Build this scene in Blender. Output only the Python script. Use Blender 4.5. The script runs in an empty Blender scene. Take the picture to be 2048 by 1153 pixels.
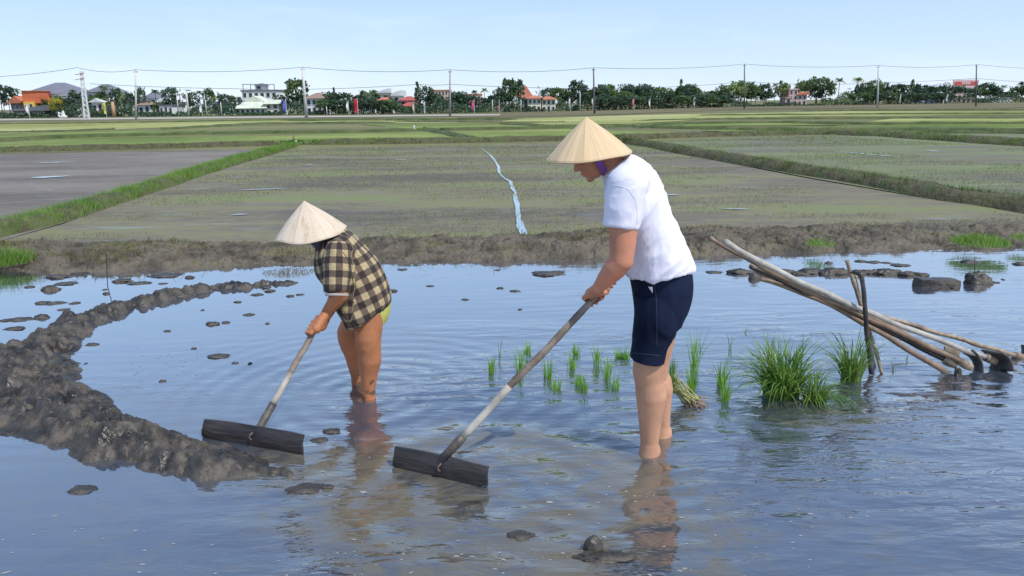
import bpy, bmesh, math, random
import numpy as np
from mathutils import Vector, Matrix
from mathutils.bvhtree import BVHTree
random.seed(7); RNG = np.random.default_rng(11)
SC = bpy.context.scene
COL = SC.collection
# ------------------------------------------------------------------ camera maths (photo measured at 2048x1153)
PW, PH, PF = 2048, 1153, 1480.0
HC = 1.7
pit = math.atan((576.5-207)/PF); rol = math.atan(26/2048)
_f = np.array([0, math.cos(pit), -math.sin(pit)]); _r0 = np.array([1., 0, 0]); _u0 = np.array([0, math.sin(pit), math.cos(pit)])
_u = math.cos(rol)*_u0+math.sin(rol)*_r0; _r = math.cos(rol)*_r0-math.sin(rol)*_u0
CAM = np.array([0, 0, HC])
def ray(x, y): return _f+_r*(x-1024)/PF+_u*(576.5-y)/PF
def gp(x, y, z=0.0):
    d = ray(x, y); return Vector(CAM+d*(z-HC)/d[2])
def at(x, y, Y):
    d = ray(x, y); return Vector(CAM+d*Y/d[1])
def proj(p):
    v = np.array(p)-CAM; d = v@_f
    return 1024+PF*(v@_r)/d, 576.5-PF*(v@_u)/d
cam = bpy.data.cameras.new('camera'); co = bpy.data.objects.new('camera', cam); COL.objects.link(co)
cam.sensor_width = 36; cam.lens = PF/PW*36; cam.clip_end = 5000; cam.clip_start = .05
co.matrix_world = Matrix(((_r[0], _u[0], -_f[0], 0), (_r[1], _u[1], -_f[1], 0), (_r[2], _u[2], -_f[2], HC), (0, 0, 0, 1)))
SC.camera = co
# ------------------------------------------------------------------ numpy noise
def _h(ix, iy, iz, s):
    n = (ix*374761393+iy*668265263+iz*2147483647+s*974634777) & 0xffffffff
    n = ((n ^ (n >> 13))*1274126177) & 0xffffffff
    n = ((n ^ (n >> 16))*2246822519) & 0xffffffff
    return ((n ^ (n >> 15)) & 0xffffff)/float(0xffffff)
def vnoise(x, y, z=0.0, s=0):
    x = np.asarray(x, float); y = np.asarray(y, float); z = np.zeros_like(x)+z
    ix, iy, iz = np.floor(x).astype(np.int64), np.floor(y).astype(np.int64), np.floor(z).astype(np.int64)
    fx, fy, fz = x-ix, y-iy, z-iz
    sx, sy, sz = [t*t*t*(t*(t*6-15)+10) for t in (fx, fy, fz)]
    r = 0
    for a in (0, 1):
        for b in (0, 1):
            for c in (0, 1):
                w = (sx if a else 1-sx)*(sy if b else 1-sy)*(sz if c else 1-sz)
                r = r+w*_h(ix+a, iy+b, iz+c, s)
    return r*2-1
def fbm(x, y, z=0.0, s=0, o=4, ridge=False):
    r = 0; a = 1.0; t = 0; f = 1.0
    for k in range(o):
        n = vnoise(np.asarray(x)*f, np.asarray(y)*f, np.asarray(z)*f, s+k*17)
        if ridge: n = 1-2*np.abs(n)
        r = r+a*n; t += a; a *= .5; f *= 2.07
    return r/t
def worley(x, y, s=0):
    x = np.asarray(x, float); y = np.asarray(y, float)
    ix = np.floor(x).astype(np.int64); iy = np.floor(y).astype(np.int64)
    f1 = np.full(x.shape, 9.); f2 = np.full(x.shape, 9.); val = np.zeros(x.shape)
    for a in (-1, 0, 1):
        for b in (-1, 0, 1):
            px = ix+a+_h(ix+a, iy+b, 0*ix, s); py = iy+b+_h(ix+a, iy+b, 0*ix, s+5)
            d = np.hypot(px-x, py-y); v = _h(ix+a, iy+b, 0*ix, s+9)
            f2 = np.minimum(f2, np.maximum(d, f1)); val = np.where(d < f1, v, val); f1 = np.minimum(f1, d)
    return f1, f2, val
def slabs(x, y, s=0):
    # cells whose tops are tilted planes, like cut clods lying over one another
    ix = np.floor(x).astype(np.int64); iy = np.floor(y).astype(np.int64); best = np.full(x.shape, -9.); f1 = np.full(x.shape, 9.); f2 = np.full(x.shape, 9.)
    for a in (-1, 0, 1):
        for b in (-1, 0, 1):
            z0 = 0*ix; px = ix+a+_h(ix+a, iy+b, z0, s); py = iy+b+_h(ix+a, iy+b, z0, s+5); dx, dy = x-px, y-py; d = np.hypot(dx, dy)
            v = _h(ix+a, iy+b, z0, s+9); tx = _h(ix+a, iy+b, z0, s+13)-.5; ty = _h(ix+a, iy+b, z0, s+14)-.5
            hgt = v*.6+1.1*(tx*dx+ty*dy)-1.5*np.clip(d-.35-.3*v, 0, 9)**1.3; best = np.maximum(best, hgt); f2 = np.minimum(f2, np.maximum(d, f1)); f1 = np.minimum(f1, d)
    return best, f2-f1
# ------------------------------------------------------------------ object helpers
def tag(o, label=None, cat=None, group=None, kind=None):
    if label: o['label'] = label
    if cat: o['category'] = cat
    if group: o['group'] = group
    if kind: o['kind'] = kind
    return o
def empty(name, loc=(0, 0, 0)):
    o = bpy.data.objects.new(name, None); COL.objects.link(o); o.location = loc; o.empty_display_size = .1
    return o
def link(name, me, mat=None, parent=None, smooth=False):
    o = bpy.data.objects.new(name, me); COL.objects.link(o)
    if mat is not None and not me.materials: me.materials.append(mat)
    if smooth: me.polygons.foreach_set('use_smooth', [True]*len(me.polygons)); me.update()
    if parent is not None:
        o.parent = parent
        o.matrix_parent_inverse = Matrix.Translation(parent.location).inverted() if parent.type == 'EMPTY' else Matrix()
    return o
def npmesh(name, V, Fc):
    V = np.asarray(V, np.float32).reshape(-1, 3); Fc = np.asarray(Fc, np.int32)
    k = Fc.shape[1]; me = bpy.data.meshes.new(name)
    me.vertices.add(len(V)); me.vertices.foreach_set('co', V.ravel())
    me.loops.add(Fc.size); me.loops.foreach_set('vertex_index', Fc.ravel())
    me.polygons.add(len(Fc)); me.polygons.foreach_set('loop_start', np.arange(0, Fc.size, k, dtype=np.int32))
    me.update(calc_edges=True); return me
class Soup:
    def __init__(s): s.v = []; s.f = []
    def add(s, v, f):
        n = len(s.v); s.v += [tuple(p) for p in v]; s.f += [tuple(i+n for i in q) for q in f]; return s
    def mesh(s, name='m'):
        me = bpy.data.meshes.new(name); me.from_pydata(s.v, [], s.f); me.validate(); me.update(); return me
    def box(s, c, sz, R=None, bev=0.0):
        hx, hy, hz = sz[0]/2, sz[1]/2, sz[2]/2; c = Vector(c)
        pts = [Vector((a*hx, b*hy, d*hz)) for a in (-1, 1) for b in (-1, 1) for d in (-1, 1)]
        if R is not None: pts = [R @ p for p in pts]
        return s.add([c+p for p in pts], [(0, 1, 3, 2), (4, 6, 7, 5), (0, 4, 5, 1), (2, 3, 7, 6), (0, 2, 6, 4), (1, 5, 7, 3)])
    def rings(s, R, cap=True):
        n = len(R[0]); base = []; v = []; f = []
        for q in R: v += q
        for i in range(len(R)-1):
            for j in range(n):
                f.append((i*n+j, i*n+(j+1) % n, (i+1)*n+(j+1) % n, (i+1)*n+j))
        if cap: f.append(tuple(range(n-1, -1, -1))); f.append(tuple(range((len(R)-1)*n, len(R)*n)))
        return s.add(v, f)
    def tube(s, pts, rad, n=8, cap=True):
        pts = [Vector(p) for p in pts]
        if not hasattr(rad, '__len__'): rad = [rad]*len(pts)
        R = []; up = None
        for i, p in enumerate(pts):
            t = (pts[min(i+1, len(pts)-1)]-pts[max(i-1, 0)]).normalized()
            if up is None:
                up = Vector((0, 0, 1)) if abs(t.z) < .9 else Vector((1, 0, 0))
            a = t.cross(up).normalized(); b = a.cross(t).normalized(); up = b
            R.append([p+a*(rad[i]*math.cos(2*math.pi*k/n))+b*(rad[i]*math.sin(2*math.pi*k/n)) for k in range(n)])
        return s.rings(R, cap)
    def cap(s, p0, p1, r0, r1=None, n=28):
        r1 = r0 if r1 is None else r1
        p0 = Vector(p0); p1 = Vector(p1); d = (p1-p0); L = d.length
        if L < 1e-6: d = Vector((0, 0, 1)); L = 0
        else: d = d/L
        ps = []; rs = []
        for k in range(1, 9):
            a = math.pi/2*(1-k/8.0); ps.append(p0-d*(r0*math.sin(a))); rs.append(max(r0*math.cos(a), r0*.02))
        for k in range(0, 8):
            a = math.pi/2*k/8.0; ps.append(p1+d*(r1*math.sin(a))); rs.append(max(r1*math.cos(a), r1*.02))
        ps.append(p1+d*r1); rs.append(r1*.02); ps.insert(0, p0-d*r0); rs.insert(0, r0*.02)
        up = Vector((0, 0, 1)) if abs(d.z) < .9 else Vector((1, 0, 0)); a = d.cross(up).normalized(); b = a.cross(d)
        R = [[p+a*(r*math.cos(2*math.pi*k/n))+b*(r*math.sin(2*math.pi*k/n)) for k in range(n)] for p, r in zip(ps, rs)]
        return s.rings(R)
    def ell(s, c, r, R=None, nu=28, nv=18):
        c = Vector(c); Q = []
        for i in range(nv+1):
            ph = math.pi*(i/nv); rr = max(math.sin(ph), .01)
            ring = [Vector((r[0]*rr*math.cos(2*math.pi*k/nu), r[1]*rr*math.sin(2*math.pi*k/nu), -r[2]*math.cos(ph))) for k in range(nu)]
            Q.append([c+((R @ p) if R is not None else p) for p in ring])
        return s.rings(Q)
    def limb(s, pts, rads, n=28):
        for i in range(len(pts)-1): s.cap(pts[i], pts[i+1], rads[i], rads[i+1], n)
        return s
    def loft(s, rows, Yc, n=36, pw=2.0):   # rows: (front px, back px, half width in metres[, dY])
        R = []
        for r_ in rows:
            (fx, fy), (bx, by), hw = r_[:3]; Y = Yc+(r_[3] if len(r_) > 3 else 0)
            a = at(fx, fy, Y); b = at(bx, by, Y); c = (a+b)/2; h = (a-b)/2
            ring = []
            for k in range(n):
                t = 2*math.pi*k/n; cc, ss = math.cos(t), math.sin(t)
                cc = math.copysign(abs(cc)**(2/pw), cc); ss = math.copysign(abs(ss)**(2/pw), ss)
                ring.append(c+h*cc+Vector((0, hw*ss, 0)))
            R.append(ring)
        # refine between rows with Catmull-Rom
        Q = []
        for i in range(len(R)-1):
            p0, p1, p2, p3 = R[max(i-1, 0)], R[i], R[i+1], R[min(i+2, len(R)-1)]
            for t in (0, .25, .5, .75):
                Q.append([.5*((2*b)+(-a+c)*t+(2*a-5*b+4*c-d)*t*t+(-a+3*b-3*c+d)*t**3) for a, b, c, d in zip(p0, p1, p2, p3)])
        Q.append(R[-1]); return s.rings(Q)
def bake(soup, name, voxel=.006, smooth=4, fac=.5):
    me = soup.mesh(name+'_src'); o = bpy.data.objects.new('tmp', me); COL.objects.link(o)
    m = o.modifiers.new('r', 'REMESH'); m.mode = 'VOXEL'; m.voxel_size = voxel; m.use_smooth_shade = True
    if smooth:
        q = o.modifiers.new('s', 'SMOOTH'); q.factor = fac; q.iterations = smooth
    dg = bpy.context.evaluated_depsgraph_get(); dg.update()
    out = bpy.data.meshes.new_from_object(o.evaluated_get(dg)); out.name = name
    bpy.data.objects.remove(o); bpy.data.meshes.remove(me)
    return out
def mco(me):
    a = np.empty(len(me.vertices)*3, np.float32); me.vertices.foreach_get('co', a); return a.reshape(-1, 3)
def mno(me):
    a = np.empty(len(me.vertices)*3, np.float32); me.vertices.foreach_get('normal', a); return a.reshape(-1, 3)
def setco(me, a): me.vertices.foreach_set('co', a.astype(np.float32).ravel()); me.update()
# ------------------------------------------------------------------ materials
def nodes(m): return m.node_tree.nodes, m.node_tree.links
def newmat(name):
    m = bpy.data.materials.new(name); m.use_nodes = True; return m
def c4(c): return (c[0], c[1], c[2], 1)
def M(name, cols, scale=5, detail=6, rough=.8, rough2=None, bump=0.0, bscale=30, bdist=.01, spec=.5, stretch=(1, 1, 1), coord='Object', trans=0, randv=0, dist=0, cov=.35):
    m = newmat(name); N, L = nodes(m); b = N['Principled BSDF']
    tc = N.new('ShaderNodeTexCoord'); mp = N.new('ShaderNodeMapping'); mp.inputs['Scale'].default_value = stretch
    L.new(tc.outputs[coord], mp.inputs[0])
    no = N.new('ShaderNodeTexNoise'); no.inputs['Scale'].default_value = scale; no.inputs['Detail'].default_value = detail; no.inputs['Roughness'].default_value = .6
    no.inputs['Distortion'].default_value = dist
    L.new(mp.outputs[0], no.inputs['Vector'])
    rp = N.new('ShaderNodeValToRGB'); L.new(no.outputs['Fac'], rp.inputs[0])
    el = rp.color_ramp.elements; n = len(cols)
    pos = [.5-cov/2+cov*i/max(n-1, 1) for i in range(n)]
    el[0].position = pos[0]; el[0].color = c4(cols[0]); el[1].position = pos[-1]; el[1].color = c4(cols[-1])
    for i in range(1, n-1):
        e = el.new(pos[i]); e.color = c4(cols[i])
    out = rp.outputs[0]
    if randv:
        oi = N.new('ShaderNodeObjectInfo'); hs = N.new('ShaderNodeHueSaturation'); mr = N.new('ShaderNodeMapRange')
        mr.inputs['To Min'].default_value = 1-randv; mr.inputs['To Max'].default_value = 1+randv
        L.new(oi.outputs['Random'], mr.inputs['Value']); L.new(mr.outputs[0], hs.inputs['Value']); L.new(out, hs.inputs['Color']); out = hs.outputs[0]
    L.new(out, b.inputs['Base Color'])
    b.inputs['Roughness'].default_value = rough; b.inputs['Specular IOR Level'].default_value = spec
    if rough2 is not None:
        mr = N.new('ShaderNodeMapRange'); mr.inputs['From Min'].default_value = .35; mr.inputs['From Max'].default_value = .65
        mr.inputs['To Min'].default_value = rough; mr.inputs['To Max'].default_value = rough2
        L.new(no.outputs['Fac'], mr.inputs['Value']); L.new(mr.outputs[0], b.inputs['Roughness'])
    if bump:
        n2 = N.new('ShaderNodeTexNoise'); n2.inputs['Scale'].default_value = bscale; n2.inputs['Detail'].default_value = 5
        L.new(mp.outputs[0], n2.inputs['Vector']); bp = N.new('ShaderNodeBump'); bp.inputs['Strength'].default_value = bump; bp.inputs['Distance'].default_value = bdist
        L.new(n2.outputs['Fac'], bp.inputs['Height']); L.new(bp.outputs[0], b.inputs['Normal'])
    if trans:
        tr = N.new('ShaderNodeBsdfTranslucent'); mx = N.new('ShaderNodeMixShader'); mx.inputs[0].default_value = trans
        L.new(out, tr.inputs[0]); L.new(b.outputs[0], mx.inputs[1]); L.new(tr.outputs[0], mx.inputs[2]); L.new(mx.outputs[0], N['Material Output'].inputs[0])
    return m
def flat(name, c, rough=.7, **k): return M(name, [tuple(v*.88 for v in c), tuple(min(v*1.1, 1) for v in c)], rough=rough, **k)
# ------------------------------------------------------------------ world, sun
w = bpy.data.worlds.new('World'); SC.world = w; w.use_nodes = True; N, L = w.node_tree.nodes, w.node_tree.links
sky = N.new('ShaderNodeTexSky'); sky.sky_type = 'NISHITA'; sky.sun_disc = False
SUN_EL, SUN_AZ = 56, 128      # azimuth clockwise from +Y (the way the camera looks)
sky.sun_elevation = math.radians(SUN_EL); sky.sun_rotation = math.radians(SUN_AZ)
sky.air_density = 1.0; sky.dust_density = .0; sky.ozone_density = 4.0; sky.altitude = 0
bg = N['Background']; bg.inputs[1].default_value = .137
tc = N.new('ShaderNodeTexCoord'); mp = N.new('ShaderNodeMapping'); mp.inputs['Scale'].default_value = (1.6, 1.6, 9)
cn = N.new('ShaderNodeTexNoise'); cn.inputs['Scale'].default_value = 1.7; cn.inputs['Detail'].default_value = 9; cn.inputs['Roughness'].default_value = .62; cn.inputs['Distortion'].default_value = .4
cr = N.new('ShaderNodeMapRange'); cr.inputs['From Min'].default_value = .5; cr.inputs['From Max'].default_value = .85; cr.inputs['To Max'].default_value = .34
mx = N.new('ShaderNodeMixRGB'); mx.inputs[2].default_value = (5.6, 6.1, 7.0, 1)
L.new(tc.outputs['Generated'], mp.inputs[0]); L.new(mp.outputs[0], cn.inputs['Vector']); L.new(cn.outputs['Fac'], cr.inputs['Value'])

sx = N.new('ShaderNodeSeparateXYZ'); L.new(tc.outputs['Generated'], sx.inputs[0]); gr = N.new('ShaderNodeValToRGB'); L.new(sx.outputs[2], gr.inputs[0])
ge = gr.color_ramp.elements; ge[0].position = 0; ge[0].color = (.73, .84, .99, 1); ge[1].position = 1; ge[1].color = (.26, .42, .78, 1)
for p_, c_ in ((.14, (.56, .73, .95, 1)), (.3, (.50, .70, .98, 1)), (.6, (.38, .56, .9, 1))): e = ge.new(p_); e.color = c_
tint = N.new('ShaderNodeMixRGB'); tint.blend_type = 'MULTIPLY'; tint.inputs[0].default_value = 1; tint.inputs[2].default_value = (4.6, 4.9, 5.3, 1); L.new(gr.outputs[0], tint.inputs[1])
sm = N.new('ShaderNodeMixRGB'); sm.inputs[0].default_value = .8; L.new(sky.outputs[0], sm.inputs[1]); L.new(tint.outputs[0], sm.inputs[2])
L.new(cr.outputs[0], mx.inputs[0]); L.new(sm.outputs[0], mx.inputs[1]); L.new(mx.outputs[0], bg.inputs[0])
sl = bpy.data.lights.new('sun', 'SUN'); sl.energy = 2.75; sl.angle = math.radians(.8); sl.color = (1, .95, .88)
so = bpy.data.objects.new('sun', sl); COL.objects.link(so)
e_, a_ = math.radians(SUN_EL), math.radians(SUN_AZ)
so.rotation_euler = Vector((math.cos(e_)*math.sin(a_), math.cos(e_)*math.cos(a_), math.sin(e_))).to_track_quat('Z', 'Y').to_euler()
SC.view_settings.view_transform = 'Standard'; SC.view_settings.look = 'None'; SC.view_settings.exposure = .5
# ------------------------------------------------------------------ palette
m_mud = M('wet_mud', [(.018, .015, .011), (.05, .042, .032), (.115, .097, .075)], scale=8, rough=.28, rough2=.75, bump=.6, bscale=45, bdist=.012)
m_drymud = M('bank_mud', [(.03, .024, .015), (.08, .066, .042), (.14, .115, .08), (.085, .09, .025)], scale=3.2, detail=10, rough=.75, bump=.9, bscale=26, bdist=.03, cov=.4)
m_soil = M('bund_soil', [(.05, .04, .025), (.1, .09, .04), (.07, .1, .025)], scale=2.5, detail=8, rough=.9, bump=.8, bscale=12, bdist=.05)
m_farsoil = M('far_bund_turf', [(.035, .055, .012), (.07, .095, .022), (.12, .12, .045)], scale=.8, detail=8, rough=.95, bump=.6, bscale=5, bdist=.1)
def fieldmat(name, cols, sc=(.25, .9, 1), wet=.25, rmin=.25, nscale=1.0, rhi=.9):
    m = newmat(name); N, L = nodes(m); b = N['Principled BSDF']
    tc = N.new('ShaderNodeTexCoord'); mp = N.new('ShaderNodeMapping'); mp.inputs['Scale'].default_value = sc; L.new(tc.outputs['Object'], mp.inputs[0])
    n1 = N.new('ShaderNodeTexNoise'); n1.inputs['Scale'].default_value = .55*nscale; n1.inputs['Detail'].default_value = 9; n1.inputs['Roughness'].default_value = .62; L.new(mp.outputs[0], n1.inputs['Vector'])
    n2 = N.new('ShaderNodeTexNoise'); n2.inputs['Scale'].default_value = 14; n2.inputs['Detail'].default_value = 6; n2.inputs['Roughness'].default_value = .7; L.new(mp.outputs[0], n2.inputs['Vector'])
    ad = N.new('ShaderNodeMath'); ad.operation = 'MULTIPLY_ADD'; ad.inputs[1].default_value = .55; L.new(n2.outputs['Fac'], ad.inputs[0]); 
    sb = N.new('ShaderNodeMath'); sb.operation = 'SUBTRACT'; sb.inputs[1].default_value = .275; L.new(n1.outputs['Fac'], sb.inputs[0]); L.new(sb.outputs[0], ad.inputs[2])
    rp = N.new('ShaderNodeValToRGB'); L.new(ad.outputs[0], rp.inputs[0]); el = rp.color_ramp.elements; n = len(cols)
    el[0].position = .37; el[0].color = c4(cols[0]); el[1].position = .63; el[1].color = c4(cols[-1])
    for i in range(1, n-1): e = el.new(.37+.26*i/(n-1)); e.color = c4(cols[i])
    L.new(rp.outputs[0], b.inputs['Base Color'])
    n3 = N.new('ShaderNodeTexNoise'); n3.inputs['Scale'].default_value = .9*nscale; n3.inputs['Detail'].default_value = 8; n3.inputs['Roughness'].default_value = .65
    m3 = N.new('ShaderNodeMapping'); m3.inputs['Scale'].default_value = (sc[0]*.8, sc[1]*1.6, 1); m3.inputs['Location'].default_value = (31, 7, 3); L.new(tc.outputs['Object'], m3.inputs[0]); L.new(m3.outputs[0], n3.inputs['Vector'])
    mr = N.new('ShaderNodeMapRange'); mr.inputs['From Min'].default_value = .62-wet*.5; mr.inputs['From Max'].default_value = .70-wet*.35; mr.inputs['To Min'].default_value = rhi; mr.inputs['To Max'].default_value = rmin
    L.new(n3.outputs['Fac'], mr.inputs['Value']); L.new(mr.outputs[0], b.inputs['Roughness'])
    bp = N.new('ShaderNodeBump'); bp.inputs['Strength'].default_value = .45; bp.inputs['Distance'].default_value = .012
    n4 = N.new('ShaderNodeTexNoise'); n4.inputs['Scale'].default_value = 9; n4.inputs['Detail'].default_value = 5; L.new(tc.outputs['Object'], n4.inputs['Vector'])
    L.new(n4.outputs['Fac'], bp.inputs['Height']); L.new(bp.outputs[0], b.inputs['Normal']); b.inputs['Specular IOR Level'].default_value = .5 if wet > 0 else .08
    if wet > 0:
        pm = N.new('ShaderNodeMapRange'); pm.inputs['From Min'].default_value = .60-wet*.4; pm.inputs['From Max'].default_value = .68-wet*.4; pm.inputs['To Max'].default_value = .38
        m5 = N.new('ShaderNodeMapping'); m5.inputs['Scale'].default_value = (.5, 2.6, 1); m5.inputs['Location'].default_value = (3, 17, 3); L.new(tc.outputs['Object'], m5.inputs[0]); n6 = N.new('ShaderNodeTexNoise'); n6.inputs['Scale'].default_value = 1.1; n6.inputs['Detail'].default_value = 9; n6.inputs['Roughness'].default_value = .72; L.new(m5.outputs[0], n6.inputs['Vector'])
        L.new(n6.outputs['Fac'], pm.inputs['Value']); g2 = N.new('ShaderNodeBsdfGlossy'); g2.inputs['Roughness'].default_value = .2; ms = N.new('ShaderNodeMixShader'); L.new(pm.outputs[0], ms.inputs[0]); L.new(b.outputs[0], ms.inputs[1]); L.new(g2.outputs[0], ms.inputs[2]); L.new(ms.outputs[0], N['Material Output'].inputs[0])
    return m
f_mid = fieldmat('seeded_mud', [(.1, .087, .068), (.145, .125, .085), (.18, .162, .09), (.165, .185, .068)], wet=.02, rmin=.45)
f_left = fieldmat('bare_mud', [(.11, .092, .072), (.16, .135, .105), (.2, .175, .135)], wet=.05, rmin=.42)
f_right = fieldmat('thin_seeded_mud', [(.115, .105, .08), (.15, .145, .08), (.145, .165, .068), (.17, .19, .07)], wet=.04, rmin=.45)
f_green = fieldmat('young_rice', [(.11, .15, .04), (.17, .215, .06), (.25, .28, .085)], wet=0, sc=(.12, .3, 1))
f_yel = fieldmat('pale_rice', [(.2, .22, .065), (.31, .32, .11), (.42, .4, .19)], wet=0, sc=(.05, .16, 1))
f_olive = fieldmat('olive_stubble', [(.11, .11, .06), (.17, .165, .08), (.2, .2, .08)], wet=0, sc=(.06, .2, 1))
f_brown = fieldmat('bare_plot', [(.12, .105, .06), (.19, .165, .09)], wet=0, rmin=.8, sc=(.05, .2, 1))
# ------------------------------------------------------------------ ground, water, fields
def grid(xs, ys, zf):
    X, Y = np.meshgrid(xs, ys); Z = zf(X, Y); V = np.stack([X, Y, Z], -1).reshape(-1, 3)
    ny, nx = X.shape; i = np.arange(ny-1)[:, None]*nx+np.arange(nx-1)[None]
    Fc = np.stack([i, i+1, i+nx+1, i+nx], -1).reshape(-1, 4); return V, Fc
xs = np.concatenate([[-3000, -1200, -500, -200, -80], np.linspace(-40, 40, 41), [80, 200, 500, 1200, 3000]])
ys = np.concatenate([[-300, -60, -15, -4], np.linspace(0, 8.3, 8), [8.7, 9.2, 9.6, 11, 14, 18, 24, 32, 45, 60, 90, 130, 180, 260, 400, 800, 1600, 4000]])
V, Fc = grid(xs, ys, lambda X, Y: np.where(Y < 11.5, -.16, .02))
tag(link('ground', npmesh('ground', V, Fc), f_olive), kind='structure')
def poly(name, pts, mat, z=.04):
    me = bpy.data.meshes.new(name); P = [gp(x, y, z) for x, y in pts]
    me.from_pydata(P, [], [tuple(range(len(P)))]); me.update()
    if me.polygons[0].normal.z < 0: me.flip_normals()
    return tag(link(name, me, mat), kind='structure')
poly('mud_field', [(-60, 500), (130, 447), (400, 352), (590, 298), (900, 291), (1100, 288), (1262, 286), (1400, 316), (1620, 358), (1880, 402), (2150, 436), (2700, 480), (2400, 458), (2048, 468), (1700, 472), (1400, 480), (1100, 487), (600, 498), (0, 508), (-300, 522)], f_mid)
poly('mud_field', [(-900, 345), (0, 309), (300, 303), (560, 298), (400, 350), (130, 445), (-60, 500), (-1400, 640), (-2400, 640)], f_left, .045)
poly('mud_field', [(1262, 284), (1450, 276), (1640, 271), (1750, 273), (1850, 281), (2048, 295), (2600, 330), (3600, 420), (2700, 478), (2150, 434), (1880, 400), (1620, 356), (1400, 313)], f_right, .05)
poly('rice_field', [(-700, 331), (0, 301), (300, 295), (560, 290), (585, 285), (585, 271), (300, 274), (150, 277), (0, 286), (-700, 315)], f_green)
poly('rice_field', [(590, 288), (900, 284), (960, 282), (915, 274), (850, 264), (700, 267), (588, 270)], f_green, .05)
poly('rice_field', [(965, 283), (1110, 281), (1270, 277), (1390, 272), (1420, 268), (1270, 263), (1130, 258), (990, 262), (885, 264), (920, 275)], f_green)
poly('rice_field', [(-700, 312), (0, 282), (150, 273), (330, 268), (420, 262), (200, 262), (0, 270), (-700, 296)], f_green, .05)
poly('bare_field', [(410, 268), (620, 264), (840, 260), (790, 254), (620, 251), (500, 255)], f_olive, .05)
poly('pale_field', [(-700, 290), (0, 268), (200, 260), (400, 253), (520, 247), (700, 246), (1000, 247), (1000, 243), (600, 241), (300, 243), (0, 248), (-700, 262)], f_yel)
poly('rice_field', [(850, 260), (960, 257), (1100, 254), (1000, 250), (860, 248), (720, 249)], f_green, .055)
poly('pale_field', [(1100, 250), (1260, 248), (1430, 238), (1600, 233), (1800, 232), (2300, 229), (2300, 222), (1700, 223), (1300, 230), (1050, 238), (1000, 243)], f_yel, .05)
poly('rice_field', [(1270, 256), (1420, 252), (1700, 251), (1500, 244), (1300, 250)], f_green, .06)
poly('rice_field', [(1400, 262), (1600, 268), (1750, 266), (2000, 262), (2400, 262), (2400, 250), (1900, 246), (1700, 253), (1500, 256)], f_green, .05)
poly('pale_field', [(1700, 248), (2000, 244), (2400, 244), (2400, 234), (1800, 236)], f_yel, .06)
poly('rice_field', [(1850, 276), (2048, 290), (2500, 312), (2500, 276), (2048, 268), (1900, 268)], f_right, .06)
poly('bare_field', [(920, 236), (1187, 231), (1489, 219), (1757, 217), (2300, 214), (2300, 206), (1760, 208), (1500, 212), (1200, 221), (900, 229)], f_brown, .06)
poly('dirt_road', [(-400, 243), (0, 238.5), (600, 232.5), (1000, 228.5), (1000, 231), (600, 235.5), (0, 241.5), (-400, 247)], flat('dry_road', (.42, .37, .3)), .07)
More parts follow.
